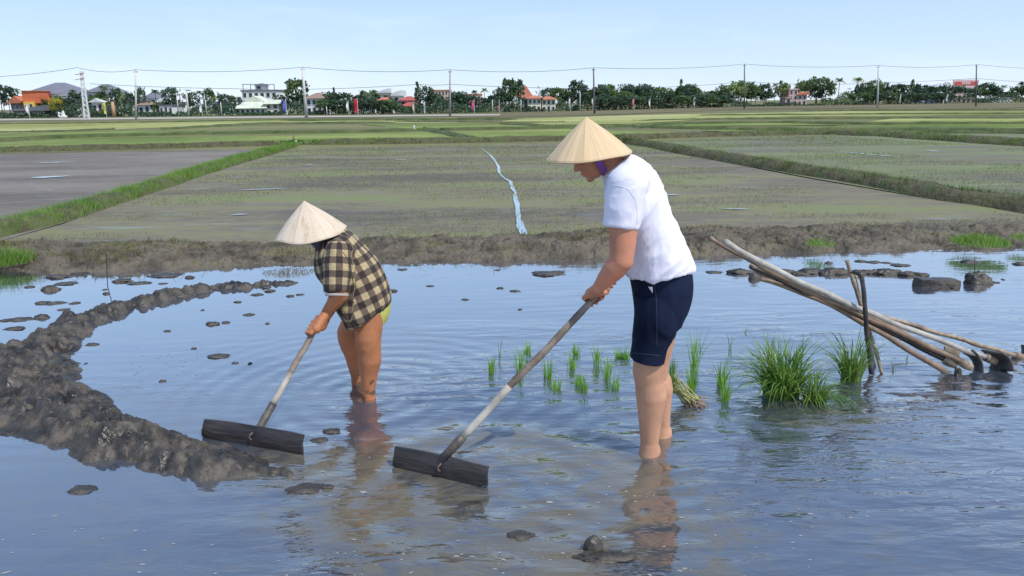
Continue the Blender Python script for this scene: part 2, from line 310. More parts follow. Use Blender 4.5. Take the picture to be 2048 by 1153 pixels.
# water
def water_mat():
    m = newmat('paddy_water'); N, L = nodes(m); b = N['Principled BSDF']
    tc = N.new('ShaderNodeTexCoord')
    def mapp(sc, loc=(0, 0, 0), rot=0):
        q = N.new('ShaderNodeMapping'); q.inputs['Scale'].default_value = sc; q.inputs['Location'].default_value = loc; q.inputs['Rotation'].default_value[2] = rot
        L.new(tc.outputs['Object'], q.inputs[0]); return q.outputs[0]
    def noise(vec, s, d=4, r=.55, dist=0):
        q = N.new('ShaderNodeTexNoise'); q.inputs['Scale'].default_value = s; q.inputs['Detail'].default_value = d; q.inputs['Roughness'].default_value = r; q.inputs['Distortion'].default_value = dist
        L.new(vec, q.inputs['Vector']); return q.outputs['Fac']
    def math_(op, a, b_=None, c=None):
        q = N.new('ShaderNodeMath'); q.operation = op
        for i, v in enumerate((a, b_, c)):
            if v is None: continue
            if isinstance(v, (int, float)): q.inputs[i].default_value = v
            else: L.new(v, q.inputs[i])
        return q.outputs[0]
    def rng(v, a, b_, c, d, smooth=True):
        q = N.new('ShaderNodeMapRange'); q.interpolation_type = 'SMOOTHSTEP' if smooth else 'LINEAR'
        for n_, x in zip(('From Min', 'From Max', 'To Min', 'To Max'), (a, b_, c, d)): q.inputs[n_].default_value = x
        L.new(v, q.inputs['Value']); return q.outputs[0]
    def dist_to(cx, cy, sx=1, sy=1):
        v = mapp((sx, sy, 0), (-cx*sx, -cy*sy, 0)); q = N.new('ShaderNodeVectorMath'); q.operation = 'LENGTH'; L.new(v, q.inputs[0]); return q.outputs['Value']
    warp = noise(mapp((1, 1, 1)), 1.6, 3)
    def rings(cx, cy, k, amp, r0, r1, sx=1, sy=1):
        d = dist_to(cx, cy, sx, sy); ph = math_('MULTIPLY_ADD', warp, 5.0, math_('MULTIPLY', d, k)); s = math_('SINE', ph)
        fall = math_('MULTIPLY', rng(d, r0, r1, 1, 0), amp); return math_('MULTIPLY', s, fall)
    # calm zone on the left behind the mud ridge
    sep = N.new('ShaderNodeSeparateXYZ'); L.new(tc.outputs['Object'], sep.inputs[0]); X, Yc = sep.outputs[0], sep.outputs[1]
    diag = math_('MULTIPLY_ADD', Yc, -.35, X)        # X - .35Y
    act = math_('MULTIPLY', rng(diag, -3.3, -1.7, .22, 1), rng(Yc, 4.0, 6.6, 1, .2))
    left_near = math_('MULTIPLY', rng(X, -1.7, -1.0, 1, 0), rng(Yc, 3.1, 3.7, 1, 0))
    act = math_('MULTIPLY', act, math_('SUBTRACT', 1, math_('MULTIPLY', left_near, .7)))
    patchy = rng(noise(mapp((.6, 1, 1), (5, 2, 0)), 1.5, 2), .35, .62, .45, 1.15)
    act = math_('MULTIPLY', act, patchy)
    w1 = noise(mapp((2.2, 7.5, 1), rot=-.12), 1.0, 3, .5, .5)
    w2 = noise(mapp((4.5, 14, 1), (3, 9, 0), rot=.22), 1.0, 3, .55, .4)
    w3 = noise(mapp((11, 26, 1), (1, 4, 0), rot=-.3), 1.0, 2, .5)
    wv = N.new('ShaderNodeTexWave'); wv.wave_type = 'BANDS'; wv.bands_direction = 'Y'; wv.inputs['Scale'].default_value = 2.2; wv.inputs['Distortion'].default_value = 3.5
    wv.inputs['Detail'].default_value = 2; wv.inputs['Detail Scale'].default_value = 1.1; L.new(mapp((.35, 1, 1), rot=-.17), wv.inputs['Vector'])
    h = math_('MULTIPLY', w1, .018)
    h = math_('MULTIPLY_ADD', w2, .0095, h)
    h = math_('MULTIPLY_ADD', w3, .0026, h)
    h = math_('MULTIPLY_ADD', wv.outputs['Fac'], .0022, h)
    h = math_('MULTIPLY', h, act)
    for a in ((.68, 3.45, 42, .0022, .1, 1.7), (-.88, 4.2, 40, .0022, .1, 1.9), (-.15, 3.05, 19, .0075, .3, 1.5), (.15, 2.75, 33, .0028, .1, 1.1), (2.9, 4.3, 40, .0016, .1, 1.2), (-1.1, 3.4, 36, .0025, .05, .8)):
        h = math_('ADD', h, rings(*a))
    bp = N.new('ShaderNodeBump'); bp.inputs['Strength'].default_value = 1; bp.inputs['Distance'].default_value = 1; L.new(h, bp.inputs['Height']); L.new(bp.outputs[0], b.inputs['Normal'])
    # silt clouds, plus brown reflections painted into the water colour
    n = noise(mapp((1, 1.4, 1)), 1.3, 6, .6, .8)
    n5 = noise(mapp((1, 1.6, 1), (7, 7, 0)), 3.2, 7, .65, 2.4)
    st = math_('MAXIMUM', rng(dist_to(-.1, 3.0, .85, 1.1), .55, 1.0, .95, 0), rng(dist_to(.75, 2.75, 1.5, .9), .15, .6, .6, 0))  # stirred silt at the rake; second spot paints the man's reflection brown
    st = math_('MAXIMUM', st, rng(dist_to(1.75, 3.75, 1, 2), .1, .55, .5, 0))  # reflection of the rice clumps, painted as a brown patch
    st = math_('MAXIMUM', st, rng(dist_to(-1.0, 3.3, 1, 1.6), .2, .7, .7, 0))
    st = math_('MAXIMUM', st, rng(dist_to(-.1, 2.4, .6, 1.5), .1, .7, .6, 0))
    v = math_('ADD', math_('MULTIPLY', math_('ADD', n, math_('MULTIPLY_ADD', n5, 1.3, -.65)), .9), math_('MULTIPLY', st, math_('MULTIPLY_ADD', n5, .9, -.02)))
    rp = N.new('ShaderNodeValToRGB'); L.new(v, rp.inputs[0]); el = rp.color_ramp.elements
    el[0].position = .42; el[0].color = (.05, .062, .085, 1); el[1].position = .95; el[1].color = (.125, .112, .082, 1)
    e = el.new(.62); e.color = (.07, .072, .07, 1)
    L.new(rp.outputs[0], b.inputs['Base Color'])
    b.inputs['Roughness'].default_value = .5; b.inputs['Specular IOR Level'].default_value = 0
    gl = N.new('ShaderNodeBsdfGlossy'); gl.inputs['Roughness'].default_value = .045; gl.inputs['Color'].default_value = (.98, .96, .96, 1); L.new(bp.outputs[0], gl.inputs['Normal'])
    b2x = N.new('ShaderNodeBump'); b2x.inputs['Strength'].default_value = .55; b2x.inputs['Distance'].default_value = 1; L.new(h, b2x.inputs['Height']); lw = N.new('ShaderNodeLayerWeight'); lw.inputs['Blend'].default_value = .5; L.new(b2x.outputs[0], lw.inputs['Normal'])
    fr = N.new('ShaderNodeValToRGB'); L.new(lw.outputs['Facing'], fr.inputs[0]); fe = fr.color_ramp.elements; fe[0].position = 0; fe[0].color = (.05, .05, .05, 1); fe[1].position = 1; fe[1].color = (1, 1, 1, 1)
    for p_, v_ in ((.4, .19), (.6, .40), (.78, .74), (.9, .9)): e = fe.new(p_); e.color = (v_, v_, v_, 1)
    fac = math_('MULTIPLY', fr.outputs[0], rng(v, .55, 1.0, 1, .55)); ms = N.new('ShaderNodeMixShader'); L.new(fac, ms.inputs[0]); L.new(b.outputs[0], ms.inputs[1]); L.new(gl.outputs[0], ms.inputs[2]); L.new(ms.outputs[0], N['Material Output'].inputs[0])
    return m
me = bpy.data.meshes.new('water'); P = [(-30, -12, 0), (30, -12, 0)]+[tuple(gp(x, y, 0)) for x, y in ((2900, 458), (2400, 468), (2048, 478), (1700, 482), (1300, 494), (1100, 500), (800, 505), (600, 510), (300, 516), (0, 520), (-200, 534), (-600, 560))]
me.from_pydata(P, [], [tuple(range(len(P)))]); me.update()
tag(link('water', me, water_mat()), kind='structure')
# narrow channel across the middle field
chan = [(962, 296, 2), (980, 310, 4), (990, 322, 6), (997, 335, 7), (998, 345, 6), (1006, 355, 5), (1020, 363, 8), (1024, 375, 8), (1031, 386, 10), (1031, 400, 11), (1036, 420, 12), (1037, 440, 13), (1044, 460, 19), (1052, 484, 26)]
cv = []; 
for i, (x, y, wd) in enumerate(chan): cv.append(((x, y, wd)))
cx2 = []
for (a, b) in zip(cv[:-1], cv[1:]): cx2 += [tuple(a[k]+(b[k]-a[k])*t for k in range(3)) for t in (0, .2, .4, .6, .8)]
cx2.append(cv[-1]); cv = []
for i, (x, y, wd) in enumerate(cx2): n1, n2 = float(vnoise(i*.55, 1.5)), float(vnoise(i*.55, 7.5)); cv += [gp(x-wd*(.42+.2*n1), y, .056), gp(x+wd*(.42+.2*n2), y, .056)]
me = bpy.data.meshes.new('c'); me.from_pydata(cv, [], [(2*i, 2*i+1, 2*i+3, 2*i+2) for i in range(len(cx2)-1)]); me.update()
m_chan = newmat('still_water'); N, L = nodes(m_chan); b = N['Principled BSDF']; b.inputs['Base Color'].default_value = (.12, .13, .13, 1); b.inputs['Roughness'].default_value = .6; gl = N.new('ShaderNodeBsdfGlossy'); gl.inputs['Roughness'].default_value = .12; gl.inputs['Color'].default_value = (1, 1, 1, 1); ms = N.new('ShaderNodeMixShader'); ms.inputs[0].default_value = .85; L.new(b.outputs[0], ms.inputs[1]); L.new(gl.outputs[0], ms.inputs[2]); L.new(ms.outputs[0], N['Material Output'].inputs[0]); tag(link('water_channel', me, m_chan), kind='structure')
# thin puddle streaks
for (x0, y0, x1, y1, h_) in [(480, 380, 575, 377, 2.2), (605, 331, 628, 330, 2), (70, 326, 155, 324, 2.5), (460, 430, 500, 428, 2.6), (1680, 304, 1800, 314, 2.6), (1400, 304, 1460, 311, 3.4), (1850, 301, 1880, 303, 2), (1330, 390, 1360, 389, 2.5), (790, 320, 815, 320, 2), (1700, 348, 1730, 348, 2), (60, 356, 140, 352, 5), (1900, 374, 1930, 376, 3), (1440, 417, 1500, 418, 2.5)]:
    P = []; n = 9
    for k in range(n):
        t = k/(n-1); wd = h_*.55*math.sin(math.pi*(.04+.92*t))*(.6+.5*random.random()); x = x0+(x1-x0)*t; y = y0+(y1-y0)*t; P.append((gp(x, y-wd/2, .06), gp(x, y+wd/2, .06)))
    me = bpy.data.meshes.new('p'); me.from_pydata([q for pr in P for q in pr], [], [(2*i, 2*i+2, 2*i+3, 2*i+1) for i in range(n-1)]); me.update(); tag(link('puddle', me, m_chan), kind='structure')
# ------------------------------------------------------------------ bunds
def resample(P, step):
    P = [Vector(p) for p in P]; out = [P[0]]
    for a, b in zip(P[:-1], P[1:]):
        n = max(1, int((b-a).length/step)); out += [a.lerp(b, k/n) for k in range(1, n+1)]
    return out
def smooth_line(P, it=2):
    for _ in range(it):
        Q = [P[0]]
        for a, b in zip(P[:-1], P[1:]): Q += [a.lerp(b, .25), a.lerp(b, .75)]
        P = Q+[P[-1]]
    return P
def bund(name, px, width, height, mat, step=.12, m=15, amp=.3, ns=2.5, z0=.0, seed=3):
    P = resample(smooth_line([gp(x, y, .04) for x, y in px]), step); n = len(P)
    A = np.array([[p.x, p.y] for p in P]); T = np.gradient(A, axis=0); T /= np.linalg.norm(T, axis=1)[:, None]+1e-9; Nn = np.stack([-T[:, 1], T[:, 0]], 1)
    s = np.linspace(-1, 1, m)
    wv = width/2*(1+.25*fbm(A[:, 0]*.7, A[:, 1]*.7, 0, seed)); ek = np.clip(np.minimum(np.arange(n), n-1-np.arange(n))*step/1.5, 0, 1); wv = wv*(.25+.75*ek)
    XY = A[:, None]+Nn[:, None]*(s[None, :, None]*wv[:, None, None])
    prof = np.clip(1-np.abs(s)**2.4, 0, 1)
    Z = z0-.03+(height+.03)*prof[None]*(1+amp*fbm(XY[..., 0]*ns, XY[..., 1]*ns, 0, seed+2, 5))+height*amp*.4*fbm(XY[..., 0]*ns*4, XY[..., 1]*ns*4, 0, seed+4, 3)*prof[None]
    Z = Z*ek[:, None]-.03*(1-ek[:, None]); V = np.concatenate([XY, Z[..., None]], -1).reshape(-1, 3); i = np.arange(n-1)[:, None]*m+np.arange(m-1)[None]
    Fc = np.stack([i, i+m, i+m+1, i+1], -1).reshape(-1, 4)
    tag(link(name, npmesh(name, V, Fc), mat, smooth=True), kind='structure'); return A, Nn, wv, height
def blades(name, C, hgt, wid, lean, mat, seg=2, sprd=None, parent=None, kindstuff=True):
    n = len(C); C = np.asarray(C, float); az = RNG.uniform(0, 2*np.pi, n) if sprd is None else sprd
    d = np.stack([np.cos(az), np.sin(az), np.zeros(n)], 1); fa = RNG.uniform(0, np.pi, n); sd = np.stack([np.cos(fa), np.sin(fa), np.zeros(n)], 1)
    rows = []
    for k in range(seg):
        t = k/seg; p = C+d*(lean*hgt*t**1.8)[:, None]; p[:, 2] += hgt*t*(1-.25*lean*t); wk = (wid*(1-t*.75)/2)[:, None]; rows += [p-sd*wk, p+sd*wk]
    tip = C+d*(lean*hgt)[:, None]; tip[:, 2] += hgt*(1-.25*lean); rows.append(tip)
    V = np.stack(rows, 1).reshape(-1, 3); k = 2*seg+1; b = np.arange(n)[:, None]*k; F3 = []
    for j in range(seg-1): F3 += [b+2*j+np.array([[0, 1, 3]]), b+2*j+np.array([[0, 3, 2]])]
    F3.append(b+2*(seg-1)+np.array([[0, 1, 2]]))
    o = link(name, npmesh(name, V, np.concatenate(F3)), mat, parent)
    if kindstuff: tag(o, kind='stuff')
    return o
m_grass = M('bund_grass', [(.06, .15, .015), (.14, .28, .03), (.22, .35, .055), (.34, .35, .12)], scale=1.6, detail=9, rough=.6, trans=.3, cov=.5)
m_grass2 = M('dull_grass', [(.035, .055, .012), (.07, .1, .02), (.12, .13, .04)], scale=1.2, detail=9, rough=.7, trans=.25)
m_dry = M('dry_grass', [(.2, .17, .08), (.32, .27, .14)], scale=4, rough=.8, trans=.2)
def bund_grass(name, info, per_m, h, mat, label, smin=-1., smax=1., w=.008, lean=.5, patch=None, z0=.0):
    A, Nn, wv, height = info; L_ = np.linalg.norm(np.diff(A, axis=0), axis=1).sum(); n = int(per_m*L_)
    i = RNG.uniform(0, len(A)-1.001, n); i0 = i.astype(int); fr = (i-i0)[:, None]; s = RNG.uniform(smin, smax, n)
    p = A[i0]*(1-fr)+A[i0+1]*fr+Nn[i0]*(s*wv[i0])[:, None]; prof = np.clip(1-np.abs(s)**2.4, 0, 1)
    k = np.ones(n, bool) if patch is None else patch(p[:, 0], p[:, 1])
    k &= RNG.uniform(0, 1, n) < .55+.6*fbm(p[:, 0]*1.5, p[:, 1]*1.5, 0, 21)+.25
    p, prof = p[k], prof[k]; C = np.concatenate([p, (z0-.03+height*prof*.85)[:, None]], 1); n = len(C)
    o = blades(name, C, h*RNG.uniform(.45, 1.25, n)*(1+.4*fbm(p[:, 0]*2, p[:, 1]*2, 0, 5)), np.full(n, w)*RNG.uniform(.6, 1.4, n), RNG.uniform(.15, lean*1.6, n), mat)
    tag(o, label, 'grass'); return o
b2 = bund('earth_bund', [(-700, 640), (-60, 478), (60, 452), (130, 432), (250, 396), (400, 345), (520, 310), (592, 291)], .8, .17, m_soil, step=.1)
bund_grass('bund_grass', b2, 1500, .16, m_grass, 'bright green grass on the diagonal bund left of centre', -.85, .9, .007, patch=lambda x, y: (y > 9.6+.5*np.sin(x*3)) & (x > -9.6))
b4 = bund('earth_bund', [(1245, 285), (1320, 296), (1400, 312), (1500, 328), (1620, 349), (1760, 370), (1880, 394), (2000, 410), (2100, 428), (2500, 490)], .85, .22, m_soil, step=.12, seed=9)
bund_grass('bund_grass', b4, 900, .13, m_grass2, 'dull green grass on the diagonal bund behind the white shirt', -.9, .95, .008)
bund_grass('bund_grass', b4, 500, .12, m_grass, 'brighter grass along the back of the right diagonal bund', .1, .8, .008, patch=lambda x, y: (x > 5) & (x < 8.5))
b3 = bund('earth_bund', [(-900, 338), (0, 303), (120, 301), (300, 297), (470, 292), (592, 289)], .9, .22, m_soil, step=.3, seed=12)
bund_grass('bund_grass', b3, 420, .11, m_grass2, 'brown green grass along the far edge of the bare left field', -.9, .9, .02)
b3b = bund('earth_bund', [(585, 289), (700, 288), (900, 285), (1110, 281), (1270, 278), (1400, 273), (1600, 268), (1700, 269), (1850, 277), (2048, 290), (2700, 330)], 1.2, .24, m_soil, step=.3, seed=13)
bund_grass('bund_grass', b3b, 420, .13, m_grass, 'green grass along the long bund behind both workers', -.9, .9, .02, patch=lambda x, y: (x < 5) | (x > 12))
bund_grass('bund_grass', b3b, 320, .12, m_grass2, 'brownish grass along the long bund behind both workers', -.9, .9, .02)
far = [([(-700, 312), (0, 282), (60, 279), (150, 275), (300, 271), (520, 267), (700, 265), (850, 261)], .5), ([(848, 258), (880, 265), (915, 273), (960, 282)], .4),
       ([(-700, 286), (0, 266), (120, 263), (230, 259)], .35), ([(320, 260), (420, 254), (520, 248), (640, 247), (800, 246)], .45), ([(880, 261), (960, 259), (1100, 257), (1290, 253)], .45),
       ([(1000, 249), (1100, 253), (1200, 253)], .35), ([(1290, 251), (1430, 248), (1600, 246), (1720, 250), (2000, 248), (2500, 250)], .5), ([(1260, 255), (1400, 258), (1560, 262), (1900, 261), (2500, 270)], .5),
       ([(780, 244), (1000, 246), (1130, 245)], .35), ([(1260, 243), (1420, 239), (1600, 238), (2300, 238)], .4), ([(1380, 232), (1600, 230), (2300, 228)], .45), ([(1600, 222), (1900, 221), (2300, 220)], .5),
       ([(-400, 254), (300, 246), (600, 240), (900, 238)], .4), ([(560, 243), (760, 241), (1050, 239)], .5), ([(1650, 270), (1750, 266), (1900, 265), (2500, 280)], .4)]
for k, (p_, h_) in enumerate(far):
    i_ = bund('earth_bund', p_, 1.1, h_*.42, m_farsoil, step=.6, m=9, seed=30+k, ns=1.2)
    bund_grass('bund_grass', i_, 70, .10, m_grass2 if k % 3 else m_grass, 'low grass on a far paddy bund', -.9, .9, .03)
# muddy bank at the near edge of the middle field
def bank():
    near = np.array([gp(x, y, 0)[:2] for x, y in [(-600, 590), (-200, 560), (0, 540), (100, 547), (300, 541), (600, 534), (800, 527), (1100, 523), (1300, 518), (1500, 510), (1700, 504), (2048, 498), (2400, 485), (2900, 475)]])
    farr = np.array([gp(x, y, .04)[:2] for x, y in [(-600, 520), (-200, 505), (0, 498), (100, 495), (300, 490), (600, 485), (800, 480), (1100, 474), (1300, 469), (1500, 462), (1700, 457), (2048, 454), (2400, 448), (2900, 440)]])
    n, m = 1500, 120; t = np.linspace(0, 1, n); tt = np.linspace(0, 1, len(near))
    a = np.stack([np.interp(t, tt, near[:, k]) for k in (0, 1)], 1); b = np.stack([np.interp(t, tt, farr[:, k]) for k in (0, 1)], 1)
    s = np.linspace(-.25, 1.15, m); XY = a[:, None]*(1-s[None, :, None])+b[:, None]*s[None, :, None]; X, Y = XY[..., 0], XY[..., 1]
    prof = np.interp(s, [-.25, 0, .12, .4, .75, 1, 1.15], [-.1, -.015, .045, .095, .10, .05, .02])[None]
    f1, f2, vv = worley(X*4.2+.5*fbm(X*3, Y*3, 0, 3), Y*5.5+.5*fbm(X*3, Y*3, 0, 8), 4); g1, g2, _ = worley(X*11, Y*14, 6)
    rough_ = -.012+.06*fbm(X*1.6, Y*2.2, 0, 40, 5)+.05*(vv-.5)+.08*np.clip(f2-f1, 0, .35)+.035*np.clip(g2-g1, 0, .4)+.014*fbm(X*22, Y*22, 0, 44, 3, True)
    env = np.clip((s+.12)*4, 0, 1)*np.clip((1.15-s)*4, 0, 1)
    Z = prof+rough_*env[None]+.02*np.sin(X*.9)*env[None]
    V = np.stack([X, Y, Z], -1).reshape(-1, 3); i = np.arange(n-1)[:, None]*m+np.arange(m-1)[None]; Fc = np.stack([i, i+1, i+m+1, i+m], -1).reshape(-1, 4)
    me = npmesh('bank', V, Fc); me.flip_normals() if me.polygons[0].normal.z < 0 else None
    o = tag(link('mud_bank', me, m_drymud, smooth=True), kind='structure')
    # weeds on it
    q = RNG.integers(0, n*m, 60000); V = V[q]; nn = fbm(V[:, 0]*1.1, V[:, 1]*1.6, 0, 61, 4)
    keep = (V[:, 2] > .07) & (nn > .16); C = V[keep]; n1 = len(C)
    o = blades('bank_weeds', C, RNG.uniform(.015, .05, n1), np.full(n1, .006), RNG.uniform(.3, 1.2, n1), M('bank_weed_leaf', [(.09, .1, .02), (.16, .17, .03), (.2, .18, .06)], scale=6, trans=.2)); tag(o, 'low yellow green weeds creeping over the muddy bank', 'weeds')
    q = RNG.integers(0, n*m, 2600); V2 = np.stack([X, Y, Z], -1).reshape(-1, 3)[q]; V2 = V2[V2[:, 2] > .03]; k2 = len(V2); C2 = V2+np.array([0, 0, .015])
    o = blades('bank_debris', C2, RNG.uniform(.03, .16, k2), RNG.uniform(.003, .008, k2), RNG.uniform(1.2, 2.6, k2), M('old_straw', [(.03, .024, .015), (.09, .07, .04), (.26, .22, .13)], scale=9, cov=.7), 2); tag(o, 'bits of straw and broken roots lying on the muddy bank', 'debris')
bank()
def grass_patch(name, px, py, rx, ry, n, h, label, mat=m_grass, z=.1, w=.007):
    c = gp(px, py, z); a = RNG.uniform(0, 2*np.pi, n); r = np.sqrt(RNG.uniform(0, 1, n)); C = np.stack([c.x+rx*r*np.cos(a), c.y+ry*r*np.sin(a), np.full(n, z-.03)], 1)
    o = blades(name, C, h*RNG.uniform(.4, 1.2, n)*(1.2-.6*r), np.full(n, w), RNG.uniform(.2, .9, n), mat, 3); tag(o, label, 'grass')
grass_patch('grass_patch', 0, 520, .35, .3, 1500, .2, 'green grass patch on the bank at the left edge of the photo')
grass_patch('grass_patch', 1960, 482, .3, .3, 1100, .13, 'bright green grass patch on the bank above the right water', z=.14)
grass_patch('grass_patch', 1640, 484, .16, .22, 260, .07, 'small green grass patch on the bank behind the white pole tip', z=.14)
grass_patch('grass_patch', 2060, 474, .2, .2, 300, .09, 'green grass patch on the bank at the right edge', z=.14)
grass_patch('grass_patch', 575, 500, .3, .25, 500, .06, 'thin yellow green tufts on the bank left of the checked shirt', m_dry, z=.14)
grass_patch('dry_grass', 20, 515, .5, .35, 260, .24, 'dry straw stalks in the grass at the left edge', m_dry, w=.005)
# tiny sprouts over the seeded fields
def sprouts(name, pxpoly, n, z, label, mat):
    P = [gp(x, y, z) for x, y in pxpoly]; X = np.array([p.x for p in P]); Y = np.array([p.y for p in P])
    x = RNG.uniform(X.min(), X.max(), n*4); y = Y.min()+(Y.max()-Y.min())*RNG.uniform(0, 1, n*4)**1.6
    ins = np.zeros(len(x), bool); j = len(X)-1
    for i in range(len(X)):
        c = ((Y[i] > y) != (Y[j] > y)) & (x < (X[j]-X[i])*(y-Y[i])/(Y[j]-Y[i]+1e-9)+X[i]); ins ^= c; j = i
    ins &= fbm(x*.3, y*.5, 0, 77, 5) > -.12; x, y = x[ins][:n], y[ins][:n]; k = len(x)
    C = np.stack([x, y, np.full(k, z)], 1); o = blades(name, C, RNG.uniform(.012, .035, k)*(1+y*.02), .004+.0006*y, RNG.uniform(.2, 1, k), mat, 1); tag(o, label, 'rice sprouts')
m_sprout = M('sprout', [(.15, .2, .05), (.26, .3, .09)], scale=2, trans=.3)
sprouts('rice_sprouts', [(0, 498), (130, 450), (590, 299), (900, 292), (1262, 287), (1620, 359), (2060, 436), (2100, 455), (1300, 470), (600, 487)], 34000, .05, 'tiny rice sprouts dotting the middle mud field', m_sprout)
sprouts('rice_sprouts', [(1262, 284), (1640, 272), (2048, 296), (2400, 330), (2300, 440), (1880, 400), (1400, 313)], 16000, .06, 'tiny rice sprouts dotting the right mud field', m_sprout)
m_ridge = m_mud.copy(); m_ridge.name = 'churned_mud'; N, L = nodes(m_ridge); b = N['Principled BSDF']; src = b.inputs['Base Color'].links[0].from_socket; ob = b.inputs['Normal'].links[0].from_node
tcx = N.new('ShaderNodeTexCoord'); dn = N.new('ShaderNodeTexNoise'); dn.inputs['Scale'].default_value = 5; dn.inputs['Detail'].default_value = 4; L.new(tcx.outputs['Object'], dn.inputs['Vector'])
dv = N.new('ShaderNodeMixRGB'); dv.inputs[0].default_value = .34; L.new(tcx.outputs['Object'], dv.inputs[1]); L.new(dn.outputs['Color'], dv.inputs[2])
vo = N.new('ShaderNodeTexVoronoi'); vo.feature = 'DISTANCE_TO_EDGE'; vo.inputs['Scale'].default_value = 15; L.new(dv.outputs[0], vo.inputs['Vector'])
vr = N.new('ShaderNodeMapRange'); vr.inputs['From Max'].default_value = .09; L.new(vo.outputs['Distance'], vr.inputs['Value']); vb = N.new('ShaderNodeBump'); vb.inputs['Strength'].default_value = .22; vb.inputs['Distance'].default_value = .012; L.new(vr.outputs[0], vb.inputs['Height']); L.new(ob.outputs[0], vb.inputs['Normal']); L.new(vb.outputs[0], b.inputs['Normal'])
vm = N.new('ShaderNodeMapRange'); vm.inputs['From Max'].default_value = .05; vm.inputs['To Min'].default_value = .78; L.new(vo.outputs['Distance'], vm.inputs['Value']); hh_ = N.new('ShaderNodeHueSaturation'); L.new(vm.outputs[0], hh_.inputs['Value']); L.new(src, hh_.inputs['Color']); L.new(hh_.outputs[0], b.inputs['Base Color'])
# ------------------------------------------------------------------ mud ridge at the left
def ridge():
    pts = [(600, 560, .06, .0), (540, 566, .09, .02), (430, 574, .13, .05), (340, 587, .18, .08), (240, 610, .2, .09), (150, 642, .22, .10), (75, 685, .32, .11), (20, 735, .46, .12), (30, 780, .44, .12), (100, 822, .32, .12), (180, 855, .27, .13), (270, 884, .25, .12), (360, 905, .23, .11), (460, 917, .19, .08), (540, 918, .13, .03), (600, 920, .08, .0)]
    C = np.array([gp(x, y, .03)[:2] for x, y, _, _ in pts]); Wd = np.array([p[2] for p in pts]); Hh = np.array([p[3] for p in pts])
    # refine
    t = np.linspace(0, len(pts)-1, 160); ti = np.arange(len(pts)); cx_, cy_, ww, hh = [np.interp(t, ti, q) for q in (C[:, 0], C[:, 1], Wd*.88, Hh*.52)]
    x = np.arange(-5.6, -.8, .0125); y = np.arange(2.9, 7.6, .0125); X, Y = np.meshgrid(x, y)
    X2 = X+.10*fbm(X*2.2, Y*2.2, 0, 91, 3); Y2 = Y+.10*fbm(X*2.2, Y*2.2, 0, 95, 3)
    Hm = np.full(X.shape, -.09)
    for i in range(len(t)):
        d = np.hypot(X2-cx_[i], Y2-cy_[i])/ww[i]; p = np.where(d < 1.25, (hh[i]+.02)*(1-np.clip(d, 0, 1.25)**2.2)-.02, -.09); Hm = np.maximum(Hm, np.maximum(p, -.09))
    ang = .7; XR = X*math.cos(ang)-Y*math.sin(ang); YR = X*math.sin(ang)+Y*math.cos(ang)
    wx, wy = .35*fbm(X*4, Y*4, 0, 11, 3), .35*fbm(X*4, Y*4, 0, 14, 3)
    f1, f2, v = worley(XR*2.9+wx, YR*6+wy, 2); g1, g2, gv = worley(XR*9+wx*2, YR*15+wy*2, 5)
    tilt = (XR*3.6-np.floor(XR*3.6)-.5)
    q1, e1 = slabs(XR*4.6+wx*1.6, YR*8.5+wy*1.6, 2); q2, e2 = slabs(XR*11+wx*3, YR*19+wy*3, 5); q3, e3 = slabs(X*24+wx*4, Y*36+wy*4, 8)
    big = np.clip(fbm(X*2.3, Y*3, 0, 58, 3)+.5, .15, 1.3)
    lump = .11*(q1-.14)*big+.06*(q2-.15)+.016*(q3-.1)-.028*np.exp(-e1*16)-.016*np.exp(-e2*12)+.012*fbm(X*9, Y*20, 0, 55, 4, True)
    env = np.clip((Hm+.06)/.12, 0, 1); Z = Hm+lump*env*1.15-.02*env
    pass
    V = np.stack([X, Y, Z], -1).reshape(-1, 3); ny, nx = X.shape; i = (np.arange(ny-1)[:, None]*nx+np.arange(nx-1)[None])
    zc = np.maximum.reduce([Z[:-1, :-1], Z[1:, :-1], Z[:-1, 1:], Z[1:, 1:]]) > -.03; i = i[zc]
    Fc = np.stack([i, i+1, i+nx+1, i+nx], -1).reshape(-1, 4); used = np.unique(Fc); mp_ = np.zeros(len(V), int); mp_[used] = np.arange(len(used))
    tag(link('mud_ridge', npmesh('ridge', V[used], mp_[Fc]), m_ridge, smooth=False), kind='structure')
ridge()
# ------------------------------------------------------------------ mud clods
ORD = ['leftmost', 'second from the left', 'third from the left', 'fourth from the left', 'fifth from the left', 'sixth from the left', 'seventh from the left', 'eighth from the left']
def clod(px, py, wpx, hpx, label, group, seed, deep=.7, flatk=1.0, mat=None, round_=.0):
    c = gp(px, py, 0); sc = PF/(np.array(c)-CAM).dot(_f); rx = wpx/2/sc; rz = max(hpx/sc*1.0, .012); ry = max(rx*deep, .02)
    n, m = 40, 22; th = np.linspace(0, 2*np.pi, n, endpoint=False); ph = np.linspace(.02, np.pi-.02, m); T, P_ = np.meshgrid(th, ph)
    x, y, z = np.sin(P_)*np.cos(T), np.sin(P_)*np.sin(T), np.cos(P_)
    k = 1+.55*fbm(x*1.7+seed, y*1.7, z*1.7, seed, 4)+.22*fbm(x*6, y*6+seed, z*6, seed, 3, True)
    if round_: k = 1+.12*fbm(x*2+seed, y*2, z*2, seed, 3)
    V = np.stack([x*rx*k, y*ry*k, z*rz*k*flatk], -1).reshape(-1, 3); i = np.arange(m-1)[:, None]*n; j = np.arange(n)[None]; j2 = (j+1) % n
    Fc = np.stack([i+j, i+n+j, i+n+j2, i+j2], -1).reshape(-1, 4); o = link('mud_clod', npmesh('clod', V, Fc), mat or m_mud, smooth=True); o.location = c
    tag(o, label, 'mud clod', group)
